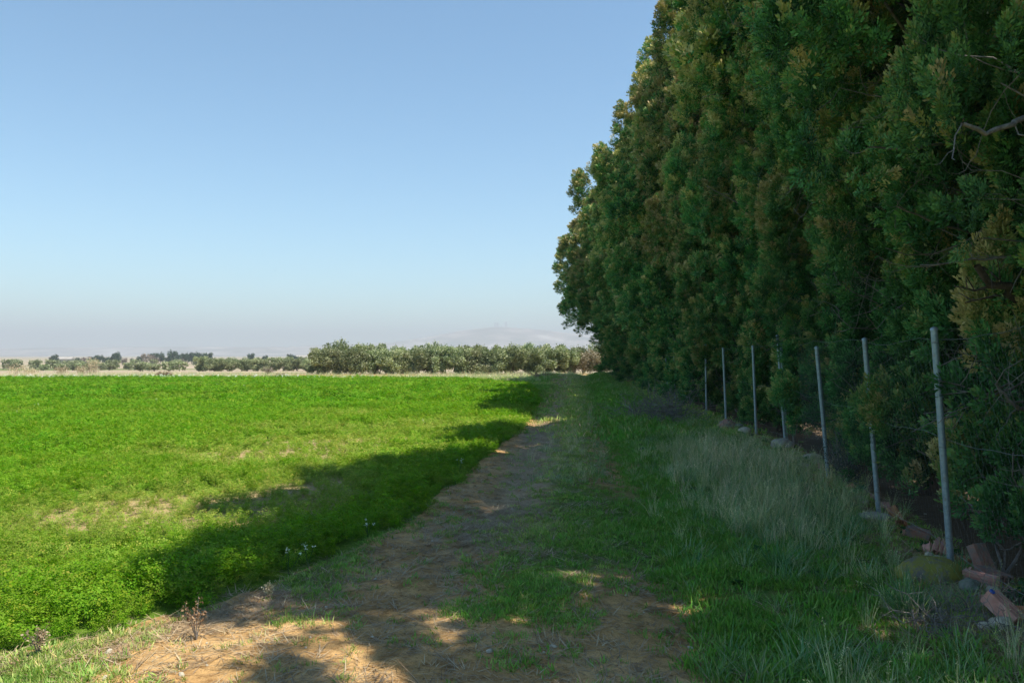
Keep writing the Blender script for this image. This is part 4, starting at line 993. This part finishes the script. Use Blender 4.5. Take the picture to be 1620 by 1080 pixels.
def far_trees():
    r = np.random.default_rng(140)
    pines = [olive_proto(660 + k, 6.0, 6.4, 1500, .62, 'pine', 1.2, 2, .18) for k in range(3)]
    bare = [olive_proto(670 + k, 4.8, 5.6, 900, .5, 'deciduous', 1.0, 5, .1) for k in range(2)]
    L = [(265, 3, .0), (274, 6.2, .3), (284, 4.6, 0), (240, 5.0, 0), (253, 5.2, 0), (294, 5.0, 0), (303, 5.4, 0), (311, 5.4, .2), (320, 5.2, 0), (331, 5.2, 0), (183, 5.4, .4), (157, 4.2, .1), (166, 3.4, 0), (174, 3.3, 0), (221, 3.6, 0), (149, 3.8, 0),
         (86, 4.4, .5), (122, 3.0, 0), (398, 5.0, .2), (419, 4.0, .1), (460, 4.6, .2), (468, 4.0, 0), (210, 2.6, 0)]
    order = sorted(range(len(L)), key=lambda q: L[q][0])
    for rank, q in enumerate(order):
        px, h, _ = L[q]; d = 395 + r.uniform(-14, 14); x = (px - 810) / 1260 * d
        plant_tree('pine_tree', x, d, pines, q % 3, (h / 6.0 * r.uniform(.75, 1.0), h / 6, h / 6.0), r.uniform(0, 6), '%s dark pine from the left on the far plain' % ordinal(rank), 'pine tree', 'dark pines far across the plain')
    for k, (px, h) in enumerate(((197, 3.0), (232, 4.8), (244, 4.4), (132, 3.2), (140, 3.6), (288, 2.6))):
        d = 372 + r.uniform(-6, 6); x = (px - 810) / 1260 * d
        plant_tree('bare_tree', x, d, bare, k % 2, (h / 5, h / 5, h / 4.8), r.uniform(0, 6), ['pinkish bare tree between the two far pine groups', 'large pinkish bare tree left of the main pine group', 'pinkish bare tree against the main pine group', 'bare tree in the far left scrub', 'second bare tree in the far left scrub', 'low pinkish bare tree in front of the pines'][k], 'bare tree', 'leafless trees far across the plain')
far_trees()
shrub('brown_bush', *gp(259, 599.5), .62, .5, .62, 1500, 'brown_bush', 'reddish brown dead bush at the far edge of the crop', 'bush', 151, .085, 40, aspect=.16)
shrub('straw_bush', *gp(446, 597.5), .55, .5, .42, 900, 'reed', 'small straw coloured bush right of the brown bush', 'bush', 152, .08, 26, aspect=.16)
shrub('pale_bush', *gp(423, 592), .7, .5, .85, 900, 'deciduous', 'pale pinkish leafless bush beyond the crop', 'bush', 153, .09, 34, aspect=.12)
shrub('dark_mound_bush', 1.9, 51.5, .9, .8, .30, 700, 'brown_bush', 'low brown scrub on the bank where the track ends', 'bush', 154, .08, 20, aspect=.2)
def reeds(px, py, h, wd, label, seed):
    x, y = gp(px, py); r = np.random.default_rng(seed); t = empty('reed_clump', (x, y, gz(x, y))); tag(t, label, 'reeds', 'pale reed clumps beyond the crop')
    mb = MB(); pb = MB()
    for k in range(40):
        b = np.array([r.normal(0, wd), r.normal(0, wd), 0]); tip = b + np.array([r.normal(0, .12), r.normal(0, .12), h * r.uniform(.5, 1.05)]); v, f = tube([b, (b + tip) / 2 + r.normal(0, .03, 3), tip], [.02, .016, .008], 3); mb.add(v, f, float(r.random()))
        V, F = leaf_quads(tip + r.normal(0, .09, (6, 3)), .2, r, .12, 1.2); pb.add(V, F, r.random(6))
    mb.obj('stalks', M['reed'], t); pb.obj('plumes', M['reed'], t)
for a in ((147, 590, 1.35, .22, 'tallest pale reed clump beyond the left part of the crop', 161), (130, 590, .75, .2, 'short pale reed clump left of the tallest one', 162), (29, 591, .9, .4, 'wide pale reed clump near the left edge of the photo', 163), (98, 590, .6, .25, 'small pinkish reed clump between the wide and the tall clumps', 164), (52, 590, .45, .3, 'lowest reed clump right of the wide one', 165)): reeds(*a)

# ------------------------------------------------------------------ far buildings, hilltop blocks, birds
def shed(name, x, y, w_, dpt, h, rz, label, z=None):
    t = empty(name, (x, y, gz(x, y) if z is None else z), rz); tag(t, label, 'building')
    mb = MB(); mb.add(*box_vf(0, 0, h / 2, w_, dpt, h)); mb.obj('wall', M['white_wall'], t)
    rf = MB(); a, b = w_ / 2 + .4, dpt / 2 + .4; V = [[-a, -b, h], [a, -b, h], [a, b, h], [-a, b, h], [-a, 0, h + dpt * .18], [a, 0, h + dpt * .18]]
    rf.add(V, [[0, 1, 5, 4], [2, 3, 4, 5], [0, 3, 2, 1]]); rf.add([V[0], V[4], V[3]], [[0, 1, 2]]); rf.add([V[1], V[2], V[5]], [[0, 1, 2]]); rf.obj('roof', M['white_roof'], t)
    db = MB(); db.add(*box_vf(-w_ * .2, -dpt / 2 - .03, h * .38, w_ * .18, .06, h * .76)); db.obj('door', M['dark_door'], t)
    return t
shed('farm_shed', (102 - 810) / 1260 * 420, 420, 8, 6, 2.4, .2, 'low pale farm shed among the far left trees')
shed('farmhouse', (482 - 810) / 1260 * 460, 460, 9, 7, 3.2, -.1, 'white roofed farm building at the end of the lower olive row')
shed('farm_store', (81 - 810) / 1260 * 430, 430, 1.8, 2, 3.4, .1, 'small white block beside the far left pine')
def hilltop(px, w_, h, lead, label):
    d = 6000.; x = (px - 810) / 1260 * d; z = 1.7 + (562 - 520.5) / 1260 * d - 6
    t = empty('hilltop_building', (x, d - 20, z)); tag(t, label, 'building', 'white buildings on the hilltop')
    mb = MB(); mb.add(*box_vf(0, 0, h / 2, w_, w_, h)); mb.obj('tower', M['white_block'], t)
    rb = MB(); rb.add(*box_vf(0, 0, h + 1.2, w_ * .7, w_ * .7, 2.4)); rb.obj('roof', M['white_roof'], t)
    wbk = MB()
    for q in range(4): wbk.add(*box_vf(0, -w_ / 2 - .2, h * (.2 + .2 * q), w_ * .6, .4, h * .06))
    wbk.obj('window_band', M['dark_door'], t)
hilltop(783.5, 15, 52, 0, 'left white tower of the hilltop pair')
hilltop(787.5, 15, 52, 0, 'right white tower of the hilltop pair')
hilltop(800.5, 18, 57, 0, 'single wide white tower on the hilltop right of the pair')
hilltop(794, 10, 36, 0, 'lowest white tower between the pair and the wide one')
def bird(px, py, d, label, rz):
    p = pxpt(px, py, d); mb = MB(); V, F = ico(2); mb.add(V * [.13, .045, .045], F)
    t = empty('bird', p, rz); tag(t, label, 'bird'); mb.obj('body', M['bird'], t, True)
    for s_ in (-1, 1):
        wb = MB(); top = [[.05, 0, .01], [.06, s_ * .16, .07], [.0, s_ * .30, .05], [-.05, s_ * .16, .065], [-.05, 0, .01]]; low_ = [[a, b, c - .008] for a, b, c in top]
        wb.add(top + low_, [[0, 1, 3, 4], [5, 9, 8, 6]]); wb.add([top[1], top[2], top[3], low_[1], low_[2], low_[3]], [[0, 1, 2], [3, 5, 4]]); wb.obj('wing', M['bird'], t)
bird(434.5, 428, 190, 'tiny dark bird low in the open sky on the left', .4)
bird(850, 404, 230, 'tiny dark bird near the edge of the hedge', 1.2)

# ------------------------------------------------------------------ the hazy air
def haze():
    V, F = box_vf(0, 4000, 116, 19000, 9400, 248)
    m, n, out = new_mat('haze_air')
    pv = N(n, 'ShaderNodeVolumePrincipled'); pv.inputs['Color'].default_value = (.52, .565, .64, 1); pv.inputs['Density'].default_value = 4.0e-4; pv.inputs['Anisotropy'].default_value = .0
    n.links.new(pv.outputs[0], out.inputs['Volume'])
    o = link('haze', mesh_np('haze', V, F, [m])); o['kind'] = 'stuff'; o['label'] = 'pale haze thickening toward the hills'; o['category'] = 'haze'
haze()
